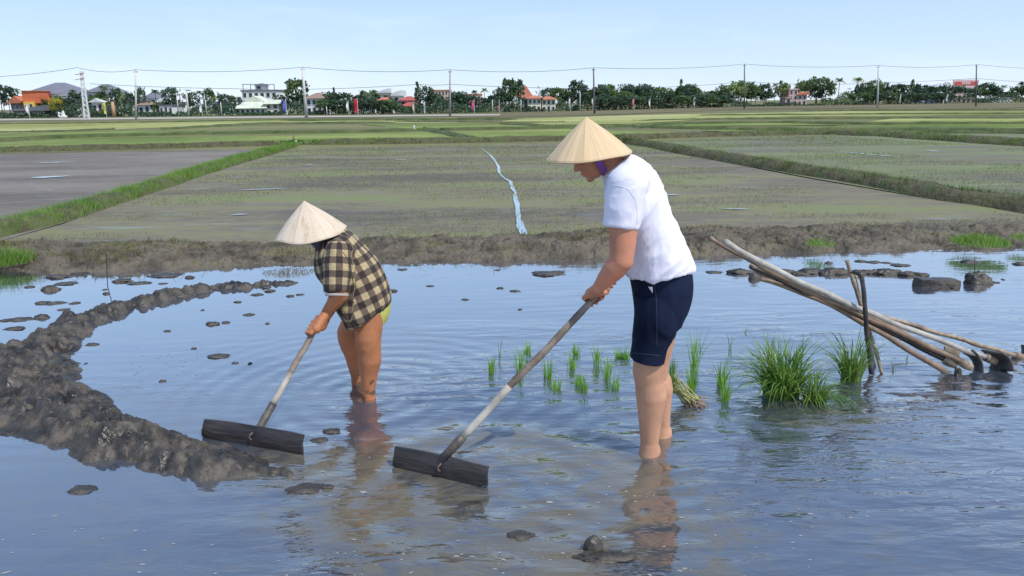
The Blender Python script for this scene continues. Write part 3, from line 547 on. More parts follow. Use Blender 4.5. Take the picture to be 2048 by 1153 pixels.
sets = {
 ('in the calm left pool', 'mud clods in the calm left pool'): [(115, 555, 42, 7), (100, 580, 32, 12), (60, 575, 20, 4), (130, 568, 44, 3), (245, 563, 34, 7), (280, 567, 40, 3), (380, 556, 16, 6), (213, 588, 12, 5), (85, 607, 26, 5), (110, 607, 36, 3), (38, 640, 44, 4), (84, 636, 26, 9), (30, 658, 34, 5), (150, 607, 20, 3), (325, 568, 18, 2), (210, 580, 10, 2), (128, 620, 22, 2), (160, 547, 30, 2), (330, 552, 60, 4), (8, 642, 26, 3)],
 ('left of the checked shirt worker', 'mud clods in the open left pool'): [(425, 649, 28, 7), (452, 646, 16, 4), (498, 630, 20, 4), (437, 713, 42, 4), (184, 690, 24, 3), (405, 621, 6, 2), (335, 663, 12, 2), (540, 583, 20, 5), (580, 593, 14, 4), (600, 590, 16, 2), (515, 590, 24, 3), (475, 605, 14, 4), (530, 576, 22, 4), (388, 698, 10, 2), (470, 727, 12, 3), (325, 763, 12, 2), (535, 648, 8, 2), (500, 728, 8, 2)],
 ('between the two workers', 'mud clods between the two workers'): [(786, 583, 16, 5), (1000, 577, 14, 3), (1095, 548, 60, 5), (1030, 583, 20, 2), (805, 540, 18, 3), (930, 600, 14, 2), (995, 541, 12, 2), (1040, 620, 8, 2), (860, 573, 14, 2)],
 ('near the bank at right', 'mud clods near the right bank'): [(1428, 545, 32, 3), (1657, 527, 13, 5), (1800, 531, 34, 3), (1745, 525, 28, 3), (1720, 523, 22, 3), (1938, 524, 30, 6), (2038, 529, 24, 6), (1910, 577, 16, 4), (1990, 566, 16, 3), (2006, 560, 6, 2), (1770, 526, 20, 2)],
 ('in the foreground water', 'mud lumps in the foreground shallows'): [(165, 980, 50, 4), (662, 863, 34, 9), (640, 880, 30, 3), (655, 975, 22, 14), (610, 978, 60, 4), (940, 1010, 40, 4), (1040, 1072, 50, 9)],
}
sd = 0
for (where, grp), L_ in sets.items():
    L_ = sorted(L_)
    big = sorted(L_, key=lambda t: -t[2]*t[3])[:8]; big = sorted(big)
    for t in L_:
        sd += 1
        if t in big: lab = '%s of the larger mud clods %s' % (ORD[big.index(t)], where)
        else: lab = 'tiny low speck of mud ' + where
        clod(t[0], t[1], t[2], t[3], lab, grp, sd, flatk=.62 if t[1] < 840 else .34)
rr = [(1480, 546, 50, 10), (1560, 546, 60, 9), (1622, 546, 54, 10), (1668, 547, 60, 13), (1716, 549, 28, 12), (1738, 547, 34, 10), (1775, 548, 60, 12), (1770, 543, 40, 6), (1818, 551, 40, 9), (1842, 552, 30, 8), (1520, 550, 34, 8), (1600, 549, 40, 6)]
for k, t in enumerate(sorted(rr)): clod(t[0], t[1], t[2], t[3]*.72, '%s heap of the mud row behind the hoes' % (ORD+['ninth from the left', 'tenth from the left', 'eleventh from the left', 'rightmost'])[k], 'grey mud row behind the hoes', 300+k, deep=.5)
clod(1956, 566, 46, 19, 'dark jagged mud lump beside the square mud block', None, 401, deep=.7)
clod(1187, 1098, 40, 28, 'round dark mud lump in the foreground below the man', None, 402, deep=.8, round_=1)
clod(1215, 1114, 110, 5, 'low dark mud trail beside the round foreground lump', None, 403, deep=.35)
# square block
s = Soup(); a = gp(1842, 576, 0); b = gp(1920, 573, 0); sc = PF/5.9
bm_ = bmesh.new(); bmesh.ops.create_cube(bm_, size=1); bmesh.ops.subdivide_edges(bm_, edges=bm_.edges[:], cuts=9, use_grid_fill=True)
me = bpy.data.meshes.new('block'); bm_.to_mesh(me); bm_.free(); V = mco(me); wd = (b-a).length
V = V*np.array([wd, .13, .13]); V[:, 2] -= .03*(V[:, 0]/wd+.5)*(V[:, 2] > 0); nz = fbm(V[:, 0]*9, V[:, 1]*9, V[:, 2]*9, 3, 4); V += .018*nz[:, None]*np.sign(V)*(V != 0); setco(me, V)
o = link('mud_block', me, m_mud, smooth=False); o.location = (a+b)/2+Vector((0, .07, .01)); o.rotation_euler.z = math.atan2(b.y-a.y, b.x-a.x)
tag(o, 'squarish grey block of cut mud sitting in the right water', 'mud block')
# ------------------------------------------------------------------ floating bits
def bits():
    n = 520; px = RNG.uniform(0, 2048, n); py = 840+RNG.uniform(0, 1, n)**.8*330; V = []; Fc = []
    px[:110] = RNG.uniform(240, 430, 110); py[:110] = RNG.uniform(690, 800, 110)
    for i in range(n):
        if i >= 110 and vnoise(px[i]/170, py[i]/80, 0, 4) < -.15: continue
        c = gp(px[i], py[i], .004); r = RNG.uniform(.0015, .0055)*(1.8 if RNG.random() < .06 else 1); el = RNG.uniform(1, 2.6); a = RNG.uniform(-.5, .5); b = len(V)
        for k in range(7):
            t = 2*math.pi*k/7; u_, v_ = r*el*math.cos(t)*RNG.uniform(.7, 1.2), r*math.sin(t)*RNG.uniform(.7, 1.2); V.append((c.x+u_*math.cos(a)-v_*math.sin(a), c.y+u_*math.sin(a)+v_*math.cos(a), .0012))
        Fc.append(tuple(range(b, b+7)))
    me = bpy.data.meshes.new('bits'); me.from_pydata(V, [], Fc); me.update()
    tag(link('foam_flecks', me, flat('foam', (.3, .3, .29))), 'small pale foam flecks and chaff floating on the foreground water', 'floating flecks', kind='stuff')
bits()
# ------------------------------------------------------------------ people
def skinmat(name, c, dirt=None):
    m = M(name, [tuple(v*.82 for v in c), c, (min(c[0]*1.12, 1), c[1]*1.0, c[2]*.98)], scale=7, detail=6, rough=.55, bump=.5, bscale=45, bdist=.003, spec=.35)
    b = m.node_tree.nodes['Principled BSDF']; b.inputs['Subsurface Weight'].default_value = .08; b.inputs['Subsurface Radius'].default_value = (.02, .008, .004); b.inputs['Subsurface Scale'].default_value = .3
    return m
def Ry_face(t, tiltcam=0.0, yaw=0.0):
    # head frame: x forward (towards -X of the world, pitched down by t), y to the person's left (the camera), z up
    x = Vector((-math.cos(t), 0, -math.sin(t))); z = Vector((-math.sin(t), 0, math.cos(t))); y = z.cross(x)
    m = Matrix((x, y, z)).transposed(); return Matrix.Rotation(yaw, 3, 'Z') @ Matrix.Rotation(tiltcam, 3, 'X') @ m
def head(s, c, R, k=1.0):
    P = lambda x, y, z: Vector(c)+R @ Vector((x*k, y*k, z*k))
    E = lambda q, r: s.ell(P(*q), tuple(v*k for v in r), R)
    E((-.012, 0, .025), (.096, .076, .094)); E((.03, 0, -.03), (.062, .062, .086)); E((.03, 0, -.078), (.052, .052, .036)); E((.068, 0, -.1), (.02, .024, .017))
    s.cap(P(.082, 0, .004), P(.104, 0, -.03), .009*k, .012*k); s.cap(P(.094, .012, -.034), P(.094, -.012, -.034), .009*k)
    E((.086, 0, -.060), (.011, .024, .007)); E((.083, 0, -.073), (.011, .021, .007)); E((.078, 0, .022), (.02, .052, .011))
    for sg in (-1, 1):
        E((.07, sg*.03, .002), (.013, .015, .011)); E((.062, sg*.04, -.028), (.022, .02, .018)); E((-.008, sg*.077, -.012), (.02, .010, .033)); E((-.004, sg*.076, -.034), (.01, .009, .012))
def hand(s, C, d, wrist, back, rp, up=1, thumb=1, k=1.0, fan=1.0):
    # C: grip centre on the handle axis; d: handle direction towards the index side; back: direction the back of the hand faces
    C = Vector(C); d = Vector(d).normalized(); b = Vector(back); b = (b-d*b.dot(d)).normalized(); e = d.cross(b).normalized()
    if e.dot(C-Vector(wrist)) < 0: e = -e
    r1 = rp+.0095*k; W = Vector(wrist)
    def pt(off, ang, rr=r1): return C+d*off+(b*math.cos(ang)+e*math.sin(ang))*rr
    lens = (1.0, 1.08, 1.0, .82)
    for i, off in enumerate((.034, .0115, -.0115, -.034)):
        off *= k; kn = pt(off, .25, r1+.012*k)
        s.cap(W.lerp(kn, .05), kn, .017*k, .0125*k, 12)
        A = [kn, pt(off*.98, 1.25, r1+.006*k), pt(off*.97, 2.25*lens[i]), pt(off*.96, 3.2*lens[i], r1-.001), pt(off*.96, 3.75*lens[i], r1-.001)]
        s.limb(A, [.0112*k, .0098*k, .009*k, .0083*k, .0075*k], 12)
    s.cap(W, pt(0, -.1, r1+.013*k), .025*k, .026*k, 14)
    tb = pt(thumb*.022*k, -.9, r1+.012*k)
    s.limb([W.lerp(tb, .3), tb, pt(thumb*.045*k, -1.5, r1+.003), pt(thumb*.058*k, -2.2, r1), pt(thumb*.064*k, -2.7, r1)], [.019*k, .0145*k, .0115*k, .0105*k, .009*k], 12)
def foot(s, ank, d, k=1):
    a = Vector(ank); d = Vector(d).normalized()
    s.limb([a, a+Vector((0, 0, -.06))-d*.02], [.04*k, .036*k]); s.limb([a+Vector((0, 0, -.06)), a+d*.13+Vector((0, 0, -.085))], [.036*k, .026*k]); s.cap(a+d*.13+Vector((0, .02, -.09)), a+d*.18+Vector((0, -.02, -.095)), .02*k, .018*k)
def conical_hat(parent, apex, Rc, rad, tilt, mat, name='conical_hat', wob=.006, seed=1, ribs=16):
    # cone: outer shell, inner shell and rolled rim; apex given, axis = tilt (unit vector from rim centre to the apex)
    ax = Vector(tilt).normalized(); A = Vector(apex); H_ = (A-Vector(Rc)).length; u_ = ax.cross(Vector((0, 1, 0))).normalized(); v_ = ax.cross(u_)
    n, m = 96, 22; V = []; Fc = []
    for lay, off in ((0, 0), (1, -.006)):
        for i in range(m+1):
            t = i/m; r = rad*(t*1.0+.045*math.sin(math.pi*t))+(.002 if t < .01 else 0)
            for j in range(n):
                a = 2*math.pi*j/n; rib = .0022*abs(math.sin(a*ribs/2))*t*(1-lay); w_ = wob*math.sin(3*a+seed)*t*t+wob*.6*math.sin(5*a+seed*2)*t**3
                p = A-ax*(H_*t)+(u_*math.cos(a)+v_*math.sin(a))*(r+rib+off*.7)+ax*(w_+off*(1 if lay else 0)); V.append(p)
    for lay in (0, 1):
        b = lay*(m+1)*n
        for i in range(m):
            for j in range(n):
                q = (b+i*n+j, b+(i+1)*n+j, b+(i+1)*n+(j+1) % n, b+i*n+(j+1) % n); Fc.append(q if lay == 0 else q[::-1])
    o1, o2 = m*n, (m+1)*n+m*n
    for j in range(n): Fc.append((o1+j, o2+j, o2+(j+1) % n, o1+(j+1) % n))
    me = bpy.data.meshes.new('hat'); me.from_pydata(V, [], Fc); me.update()
    uv = me.attributes.new('hat', 'FLOAT_VECTOR', 'POINT'); D = []
    for lay in (0, 1):
        for i in range(m+1):
            for j in range(n): a = 2*math.pi*j/n; D += [math.cos(a), math.sin(a), i/m]
    uv.data.foreach_set('vector', D)
    h = link(name, me, mat, parent, smooth=True)
    s = Soup(); pts = []
    for j in range(n+1):
        a = 2*math.pi*j/n; w_ = wob*math.sin(3*a+seed)+wob*.6*math.sin(5*a+seed*2); pts.append(A-ax*(H_+.001)+(u_*math.cos(a)+v_*math.sin(a))*rad*1.0+ax*w_)
    s.tube(pts, .0032, 6, False); r_ = link('hat_rim', s.mesh(), mat, h, smooth=True); r_.matrix_parent_inverse = Matrix()
    return h
def hatmat(name, cols, seams=.5):
    m = newmat(name); N, L = nodes(m); b = N['Principled BSDF']; at_ = N.new('ShaderNodeAttribute'); at_.attribute_name = 'hat'
    mp = N.new('ShaderNodeMapping'); mp.inputs['Scale'].default_value = (5.5, 5.5, .35); L.new(at_.outputs['Vector'], mp.inputs[0])
    n1 = N.new('ShaderNodeTexNoise'); n1.inputs['Scale'].default_value = 2.2; n1.inputs['Detail'].default_value = 8; n1.inputs['Roughness'].default_value = .7; L.new(mp.outputs[0], n1.inputs['Vector'])
    rp = N.new('ShaderNodeValToRGB'); el = rp.color_ramp.elements; el[0].position = .3; el[0].color = c4(cols[0]); el[1].position = .7; el[1].color = c4(cols[2]); e = el.new(.5); e.color = c4(cols[1])
    L.new(n1.outputs['Fac'], rp.inputs[0])
    # fine rings (stitching circles)
    sp = N.new('ShaderNodeSeparateXYZ'); L.new(at_.outputs['Vector'], sp.inputs[0]); q = N.new('ShaderNodeMath'); q.operation = 'MULTIPLY'; q.inputs[1].default_value = 100; L.new(sp.outputs[2], q.inputs[0])
    sn = N.new('ShaderNodeMath'); sn.operation = 'SINE'; L.new(q.outputs[0], sn.inputs[0])
    bp = N.new('ShaderNodeBump'); bp.inputs['Strength'].default_value = .1; bp.inputs['Distance'].default_value = .001; L.new(sn.outputs[0], bp.inputs['Height'])
    b2_ = N.new('ShaderNodeBump'); b2_.inputs['Strength'].default_value = .5; b2_.inputs['Distance'].default_value = .004; L.new(n1.outputs['Fac'], b2_.inputs['Height']); L.new(bp.outputs[0], b2_.inputs['Normal'])
    n2 = N.new('ShaderNodeTexNoise'); n2.inputs['Scale'].default_value = 3.3; n2.inputs['Detail'].default_value = 7; L.new(at_.outputs['Vector'], n2.inputs['Vector'])
    mr = N.new('ShaderNodeMapRange'); mr.inputs['From Min'].default_value = .56; mr.inputs['From Max'].default_value = .72; mr.inputs['To Max'].default_value = seams; L.new(n2.outputs['Fac'], mr.inputs['Value'])
    mx_ = N.new('ShaderNodeMixRGB'); mx_.inputs[2].default_value = c4(cols[3]); L.new(mr.outputs[0], mx_.inputs[0]); L.new(rp.outputs[0], mx_.inputs[1])
    at2 = N.new('ShaderNodeMath'); at2.operation = 'ARCTAN2'; L.new(sp.outputs[0], at2.inputs[0]); L.new(sp.outputs[1], at2.inputs[1]); ml = N.new('ShaderNodeMath'); ml.operation = 'MULTIPLY'; ml.inputs[1].default_value = 26/(2*math.pi); L.new(at2.outputs[0], ml.inputs[0]); fl = N.new('ShaderNodeMath'); fl.operation = 'FLOOR'; L.new(ml.outputs[0], fl.inputs[0]); wn = N.new('ShaderNodeTexWhiteNoise'); wn.noise_dimensions = '1D'; L.new(fl.outputs[0], wn.inputs['W'])
    fr_ = N.new('ShaderNodeMath'); fr_.operation = 'FRACT'; L.new(ml.outputs[0], fr_.inputs[0]); ed = N.new('ShaderNodeMapRange'); ed.inputs['From Min'].default_value = 0; ed.inputs['From Max'].default_value = .16; ed.inputs['To Min'].default_value = -.13; ed.inputs['To Max'].default_value = 0; L.new(fr_.outputs[0], ed.inputs['Value'])
    mv = N.new('ShaderNodeMapRange'); mv.inputs['To Min'].default_value = .9; mv.inputs['To Max'].default_value = 1.08; L.new(wn.outputs['Value'], mv.inputs['Value']); av = N.new('ShaderNodeMath'); L.new(mv.outputs[0], av.inputs[0]); L.new(ed.outputs[0], av.inputs[1]); hs = N.new('ShaderNodeHueSaturation'); L.new(av.outputs[0], hs.inputs['Value']); L.new(mx_.outputs[0], hs.inputs['Color']); L.new(hs.outputs[0], b.inputs['Base Color'])
    L.new(b2_.outputs[0], b.inputs['Normal']); b.inputs['Roughness'].default_value = .55; return m
def surf(me, px, py, off=.003):
    bv = getattr(surf, 'c', {}); 
    if me.name not in bv: bv[me.name] = BVHTree.FromPolygons([tuple(v) for v in mco(me)], [tuple(p.vertices) for p in me.polygons]); surf.c = bv
    d = Vector(ray(px, py)).normalized(); h = bv[me.name].ray_cast(Vector(CAM), d)
    return h[0]+h[1]*off if h[0] else None
def folds(me, amp, fr, s=0, axis=None, mask=None):
    P = mco(me); Nn = mno(me); x, y, z = P.T; R = np.array(axis if axis is not None else [[1, 0, 0], [0, 1, 0], [0, 0, 1]], float); q = P@R.T
    n = fbm(q[:, 0]*fr[0]+1.5*vnoise(x*4, y*4, z*4, 5), q[:, 1]*fr[1], q[:, 2]*fr[2], s, 3, True)
    if mask is not None: n = n*mask(x, y, z)
    setco(me, P+Nn*(amp*n)[:, None])
m_skin = skinmat('ruddy_skin', (.50, .215, .125))  # reddish skin of face and arms, its own colour
def zmix(m, z0, z1, c):
    N, L = nodes(m); b = N['Principled BSDF']; src = b.inputs['Base Color'].links[0].from_socket; tcx = N.new('ShaderNodeTexCoord'); sp = N.new('ShaderNodeSeparateXYZ'); L.new(tcx.outputs['Object'], sp.inputs[0]); mr = N.new('ShaderNodeMapRange')
    mr.inputs['From Min'].default_value = z0; mr.inputs['From Max'].default_value = z1; mr.inputs['To Min'].default_value = 1; mr.inputs['To Max'].default_value = 0; L.new(sp.outputs[2], mr.inputs['Value']); n_ = N.new('ShaderNodeTexNoise'); n_.inputs['Scale'].default_value = 9; n_.inputs['Detail'].default_value = 6; L.new(tcx.outputs['Object'], n_.inputs['Vector'])
    rp = N.new('ShaderNodeValToRGB'); rp.color_ramp.elements[0].position = .3; rp.color_ramp.elements[1].position = .7; rp.color_ramp.elements[0].color = c4([v*.85 for v in c]); rp.color_ramp.elements[1].color = c4([v*1.1 for v in c]); L.new(n_.outputs['Fac'], rp.inputs[0])
    mx_ = N.new('ShaderNodeMixRGB'); L.new(mr.outputs[0], mx_.inputs[0]); L.new(src, mx_.inputs[1]); L.new(rp.outputs[0], mx_.inputs[2]); L.new(mx_.outputs[0], b.inputs['Base Color'])
zmix(m_skin, .62, .72, (.50, .265, .16))
m_skin2 = skinmat('tanned_skin', (.42, .165, .07))
m_white = flat('white_cotton', (.74, .72, .80), rough=.85, scale=3, cov=.8, bump=.2, bscale=260, bdist=.001)
m_navy = M('navy_cloth', [(.003, .006, .018), (.006, .011, .03), (.010, .017, .042)], scale=5, rough=.85, spec=.15, bump=.25, bscale=200, bdist=.001)
m_hat1 = hatmat('new_palm_leaf', [(.58, .40, .21), (.68, .49, .27), (.76, .58, .36), (.55, .38, .2)], .25)
m_hat2 = hatmat('worn_palm_leaf', [(.55, .44, .31), (.64, .52, .38), (.7, .59, .45), (.46, .34, .2)], .8)
def under_hat(me, apex, rc, rad, k=.9):
    P = mco(me); A = np.array(apex); ax = A-np.array(rc); H_ = np.linalg.norm(ax); ax /= H_; d = A-P; al = d@ax; rv = P-(A-al[:, None]*ax); r = np.linalg.norm(rv, axis=1)
    al2 = np.clip(al, .02, None); lim = np.clip(al2-.012, .004, None)/H_*rad*k; near = (al < H_*.97) & (r < rad*1.3) & (al > -.15)
    sc = np.where(near & (r > lim), lim/np.maximum(r, 1e-6), 1); Q = (A-np.where(near, al2, al)[:, None]*ax)+rv*sc[:, None]; setco(me, np.where(near[:, None], Q, P))
# ---- the man
man = tag(empty('person', (.72, 3.48, 0)), 'man in a white t-shirt, navy shorts and conical straw hat bending over a mud leveller', 'person')
MY = 3.48
pole_lo = at(889, 914, 3.17); pole_hi = at(1233, 549, 3.40)
pdir = (pole_hi-pole_lo).normalized()
def on_pole(lo, hi, px):
    a, b = lo, hi
    for _ in range(30):
        c = (a+b)/2
        if (proj(c)[0] < px) == (proj(a)[0] < px): a = c
        else: b = c
    return (a+b)/2
s = Soup()
hc = at(1184, 305, MY); R = Ry_face(.55); head(s, hc, R, 1.0)
s.limb([hc+R @ Vector((-.035, 0, -.05)), at(1238, 345, MY), at(1285, 385, MY)], [.058, .062, .1])
s.limb([at(1272, 400, MY), at(1293, 470, MY), at(1312, 560, MY), at(1325, 605, MY)], [.10, .12, .12, .11])   # trunk, inside the shirt
for sg, Yl, kn, an, ft in ((-1, 3.37, (1297, 742), (1299, 885), (1296, 925)), (1, 3.58, (1306, 742), (1323, 850), (1322, 885))):
    hip = at(1325, 610, MY+sg*.095); K = at(kn[0], kn[1], Yl+sg*.0); A = at(an[0], an[1], Yl)
    s.limb([hip, hip.lerp(K, .5), K+Vector((.004, 0, .05)), K, K+Vector((.004, 0, -.05))], [.088, .086, .077, .077, .07])
    s.ell(K+Vector((-.028, 0, .0)), (.04, .045, .05))
    cf = K.lerp(A, .34)+Vector((.012, 0, 0)); cf2 = K.lerp(A, .62)+Vector((.006, 0, 0))
    s.limb([K+Vector((.004, 0, -.05)), cf, cf2, A], [.069, .075, .060, .044]); s.ell(K.lerp(A, .30)+Vector((.036, 0, 0)), (.05, .05, .09))
    B = A+Vector((-.002, 0, -.10)); s.limb([A, A.lerp(B, .3), B], [.045, .047, .054]); s.ell(A+Vector((.012, 0, -.05)), (.045, .04, .06)); foot(s, B, (-1, -.1, 0))
# near (left) arm
gl = on_pole(pole_lo, pole_hi, 1190); sh = at(1252, 372, 3.27); el = at(1243, 522, 3.22); wr = at(1199, 573, 3.27)
s.limb([sh, sh.lerp(el, .35), sh.lerp(el, .75), el], [.06, .068, .06, .053]); s.ell(el+Vector((.02, 0, -.004)), (.034, .036, .04))
s.limb([el, el.lerp(wr, .3), el.lerp(wr, .7), wr], [.052, .053, .041, .03])
hand(s, gl+pdir*(-.005), pdir, wr+Vector((-.012, .0, -.012)), (-.75, -.5, .45), .0175, thumb=1, k=1.02)
# far (right) arm, mostly hidden, holds the top of the handle
gr = pole_hi-pdir*.07; sh2 = at(1262, 372, 3.67); el2 = at(1252, 500, 3.66); wr2 = gr+Vector((.05, .05, .05))
s.limb([sh2, sh2.lerp(el2, .5), el2], [.06, .06, .05]); s.limb([el2, el2.lerp(wr2, .35), wr2], [.05, .05, .029])
hand(s, gr, pdir, wr2, (.3, .6, .6), .0175, thumb=-1)
HATM = (at(1172, 234, MY), at(1179, 311, MY), .195); me = bake(s, 'body', .0042, 5, .5); under_hat(me, *HATM); link('body', me, m_skin, man, smooth=True)
# t-shirt
s = Soup()
s.loft([((1206, 350), (1258, 308), .066), ((1208, 362), (1276, 316), .12), ((1212, 385), (1300, 335), .18), ((1217, 420), (1321, 368), .215), ((1226, 455), (1335, 412), .215), ((1237, 490), (1352, 455), .21), ((1244, 520), (1366, 495), .208), ((1250, 538), (1377, 522), .21), ((1254, 548), (1379, 532), .212)], MY, 44, 2.2)
sl_e = at(1242, 456, 3.245)
s.limb([at(1262, 362, 3.32), at(1254, 372, 3.27)], [.085, .088])
def hem_tube(s, a, b, r0, r1): 
    a, b = Vector(a), Vector(b); s.tube([a, a.lerp(b, .3), a.lerp(b, .7), b], [r0, r0*1.02, (r0+r1)/2*1.02, r1], 28)
hem_tube(s, at(1254, 366, 3.27), sl_e, .086, .079)
hem_tube(s, at(1262, 372, 3.67), at(1250, 455, 3.68), .086, .079); s.limb([at(1268, 362, 3.62), at(1262, 372, 3.67)], [.085, .085])
me = bake(s, 'tshirt', .006, 7, .5)
hem = at(1320, 560, MY).z
ax_ = np.array([[.35, 0, -.94], [0, 1, 0], [.94, 0, .35]])
folds(me, .018, (7, 2.5, 2.0), 3, [[.5, 0, -.86], [0, 1, 0], [.86, 0, .5]], lambda x, y, z: .35+.9*np.clip((1.25-z)/.25, 0, 1)); folds(me, .005, (15, 7, 6), 9)
ts = link('tshirt', me, m_white, man, smooth=True)
# shoulder seam, side seam and hems as fine piping lying on the cloth
def seam(px, mat, name, r=.0011, off=.0005, me_=None, n=8):
    P = []
    for a, b in zip(px[:-1], px[1:]):
        for k in range(n):
            t = k/n; q = surf(me_ or me, a[0]+(b[0]-a[0])*t, a[1]+(b[1]-a[1])*t, off)
            if q is not None and (not P or (q-P[-1]).length < .05): P.append(q)
    if len(P) > 2:
        s = Soup(); s.tube(P, r, 5); o = link(name, s.mesh(), mat, ts, smooth=True); o.matrix_parent_inverse = Matrix(); return o
seam([(1222, 371), (1238, 372), (1256, 379), (1270, 398), (1275, 425), (1273, 452)], m_white, 'shoulder_seam')
seam([(1219, 462), (1240, 459), (1268, 454)], m_white, 'sleeve_hem', .0022)
# shorts
s = Soup()
s.loft([((1260, 548), (1378, 532), .185), ((1263, 565), (1381, 548), .19), ((1268, 590), (1381, 580), .198), ((1272, 620), (1373, 612), .198), ((1276, 642), (1360, 640), .18)], MY, 40, 2.3)
def leg_loft(rows, Y): s.loft(rows, Y, 32, 2.1)
leg_loft([((1268, 590), (1370, 585), .10, .02), ((1270, 630), (1360, 630), .106), ((1266, 665), (1346, 670), .106), ((1263, 695), (1334, 700), .104), ((1261, 716), (1328, 722), .104)], 3.37)
leg_loft([((1275, 590), (1376, 590), .10, -.03), ((1276, 630), (1360, 630), .106), ((1276, 665), (1350, 668), .104), ((1276, 690), (1340, 693), .10), ((1276, 700), (1334, 705), .10)], 3.585)
me = bake(s, 'shorts', .0055, 3, .5); folds(me, .008, (6, 3, 1.5), 23); sh_ = link('shorts', me, m_navy, man, smooth=True)
P = [surf(me, x, y, .002) for x, y in ((1297, 574), (1306, 574), (1306, 587))]; 
if all(P):
    s = Soup(); s.add(P+[p+Vector((0, .004, 0)) for p in P], [(0, 1, 2), (5, 4, 3), (0, 3, 4, 1), (1, 4, 5, 2), (2, 5, 3, 0)]); o = link('pocket_lining', s.mesh(), m_white, sh_); o.matrix_parent_inverse = Matrix()
m_seamn = flat('navy_thread', (.02, .028, .05)); ts_keep = ts; ts = sh_
seam([(1308, 566), (1312, 590), (1314, 640), (1313, 700)], m_seamn, 'side_seam', .0016, me_=me); seam([(1266, 706), (1290, 709), (1324, 712)], m_seamn, 'leg_hem', .0016, me_=me); seam([(1300, 572), (1294, 566)], m_seamn, 'pocket_edge', .002, me_=me)
ts = ts_keep
ap = at(1172, 234, MY); rc = at(1179, 311, MY); axh = (ap-rc).normalized(); axh = (axh+Vector((0, -.06, 0))).normalized()
rc = ap-axh*(ap-rc).length
h = conical_hat(man, ap, rc, .195, axh, m_hat1, seed=2, wob=.002)
m_strap = flat('purple_strap', (.22, .08, .36), rough=.6)
s = Soup(); L0 = hc+R @ Vector((-.005, .078, .06)); pts = [L0, hc+R @ Vector((.0, .083, -.0)), hc+R @ Vector((-.0, .078, -.055)), hc+R @ Vector((.0, .05, -.105)), hc+R @ Vector((.0, 0, -.122)), hc+R @ Vector((0, -.05, -.105)), hc+R @ Vector((0, -.082, -.0)), hc+R @ Vector((-.005, -.08, .06))]
pts = smooth_line(pts, 2); wv_ = R @ Vector((1, 0, 0)); rr_ = []
for i, p in enumerate(pts):
    t = (pts[min(i+1, len(pts)-1)]-pts[max(i-1, 0)]).normalized(); nrm = t.cross(wv_).normalized(); rr_.append([p+wv_*(.014*a)+nrm*(.0025*b) for a, b in ((1, 1), (-1, 1), (-1, -1), (1, -1))])
s.rings(rr_); o = link('chin_strap', s.mesh(), m_strap, h); o.matrix_parent_inverse = Matrix()
m_hair = flat('grey_brown_hair', (.12, .09, .07), rough=.8); s = Soup(); s.ell(hc+R @ Vector((-.022, 0, .03)), (.093, .08, .092), R); s.ell(hc+R @ Vector((-.05, 0, -.02)), (.06, .068, .05), R); s.ell(hc+R @ Vector((.06, 0, .075)), (.03, .06, .025), R)
me = bake(s, 'hair', .005, 4); under_hat(me, *HATM, .94); folds(me, .002, (40, 40, 12), 4); link('hair', me, m_hair, man, smooth=True)
m_dark = flat('dark_pupil', (.02, .015, .012), rough=.3)
# ---- the woman
wom = tag(empty('person', (-.9, 4.26, 0)), 'barelegged worker in a brown checked shirt, face mask and worn conical hat', 'person')
WY = 4.26
wlo = at(516, 861, 3.60); whi = at(637, 645, 4.02); wdir = (whi-wlo).normalized()
s = Soup(); hc = at(638, 452, WY); R = Ry_face(.6); head(s, hc, R, .95)
s.limb([hc+R @ Vector((-.035, 0, -.05)), at(672, 482, WY), at(700, 510, WY)], [.05, .055, .09])
s.limb([at(695, 518, WY), at(715, 560, WY), at(728, 600, WY), at(735, 615, WY)], [.08, .10, .11, .10])
for sg, Yl, hp, kn, an, ft in ((-1, 4.14, (742, 612), (737, 690), (737, 780), 0), (1, 4.38, (722, 612), (700, 678), (715, 752), 0)):
    hip = at(hp[0]-4, hp[1]+8, WY+sg*.085); K = at(kn[0], kn[1], Yl); A = at(an[0], an[1], Yl)
    s.limb([hip, hip.lerp(K, .5), K+Vector((.0, 0, .04)), K, K+Vector((.004, 0, -.04))], [.082, .082, .076, .074, .068]); s.ell(K+Vector((-.025, -.012, .0)), (.037, .042, .045))
    cf = K.lerp(A, .34)+Vector((.01, 0, 0)); cf2 = K.lerp(A, .65)+Vector((.003, 0, 0)); s.limb([K+Vector((.004, 0, -.04)), cf, cf2, A], [.067, .066, .052, .041]); s.ell(K.lerp(A, .32)+Vector((.022, 0, 0)), (.042, .045, .075))
    B = A+Vector((0, 0, -.11)); s.limb([A, B], [.04, .042]); foot(s, B, (-1, -.15, 0), .92)
sh = at(676, 508, 4.08); el = at(681, 590, 4.02); g = on_pole(wlo, whi, 633.5); wr = at(654, 623, 4.04)
s.limb([sh, sh.lerp(el, .5), el], [.05, .05, .044]); s.ell(el+Vector((.01, 0, 0)), (.032, .034, .036)); s.limb([el, el.lerp(wr, .35), wr], [.044, .043, .029])
hand(s, g+wdir*-.03, wdir, wr+Vector((.0, 0, .0)), (.35, -.75, .3), .0165, thumb=1, k=1.08)
sh2 = at(686, 508, 4.43); g2 = g-wdir*.16; el2 = at(690, 580, 4.42); wr2 = g2+Vector((.055, .05, .05))
g2 = g-wdir*.0
sh2 = at(686, 508, 4.43); el2 = at(676, 585, 4.34); wr2 = g+Vector((.05, .075, .045))
s.limb([sh2, sh2.lerp(el2, .5), el2], [.06, .052, .043]); s.limb([el2, el2.lerp(wr2, .35), wr2], [.043, .042, .028])
hand(s, whi-wdir*.005, wdir, wr2, (.5, .8, .2), .0165, thumb=-1, k=.95)
HATW = (at(608, 402, WY), at(620, 468, WY), .207); me = bake(s, 'body', .0045, 5, .5); under_hat(me, *HATW)
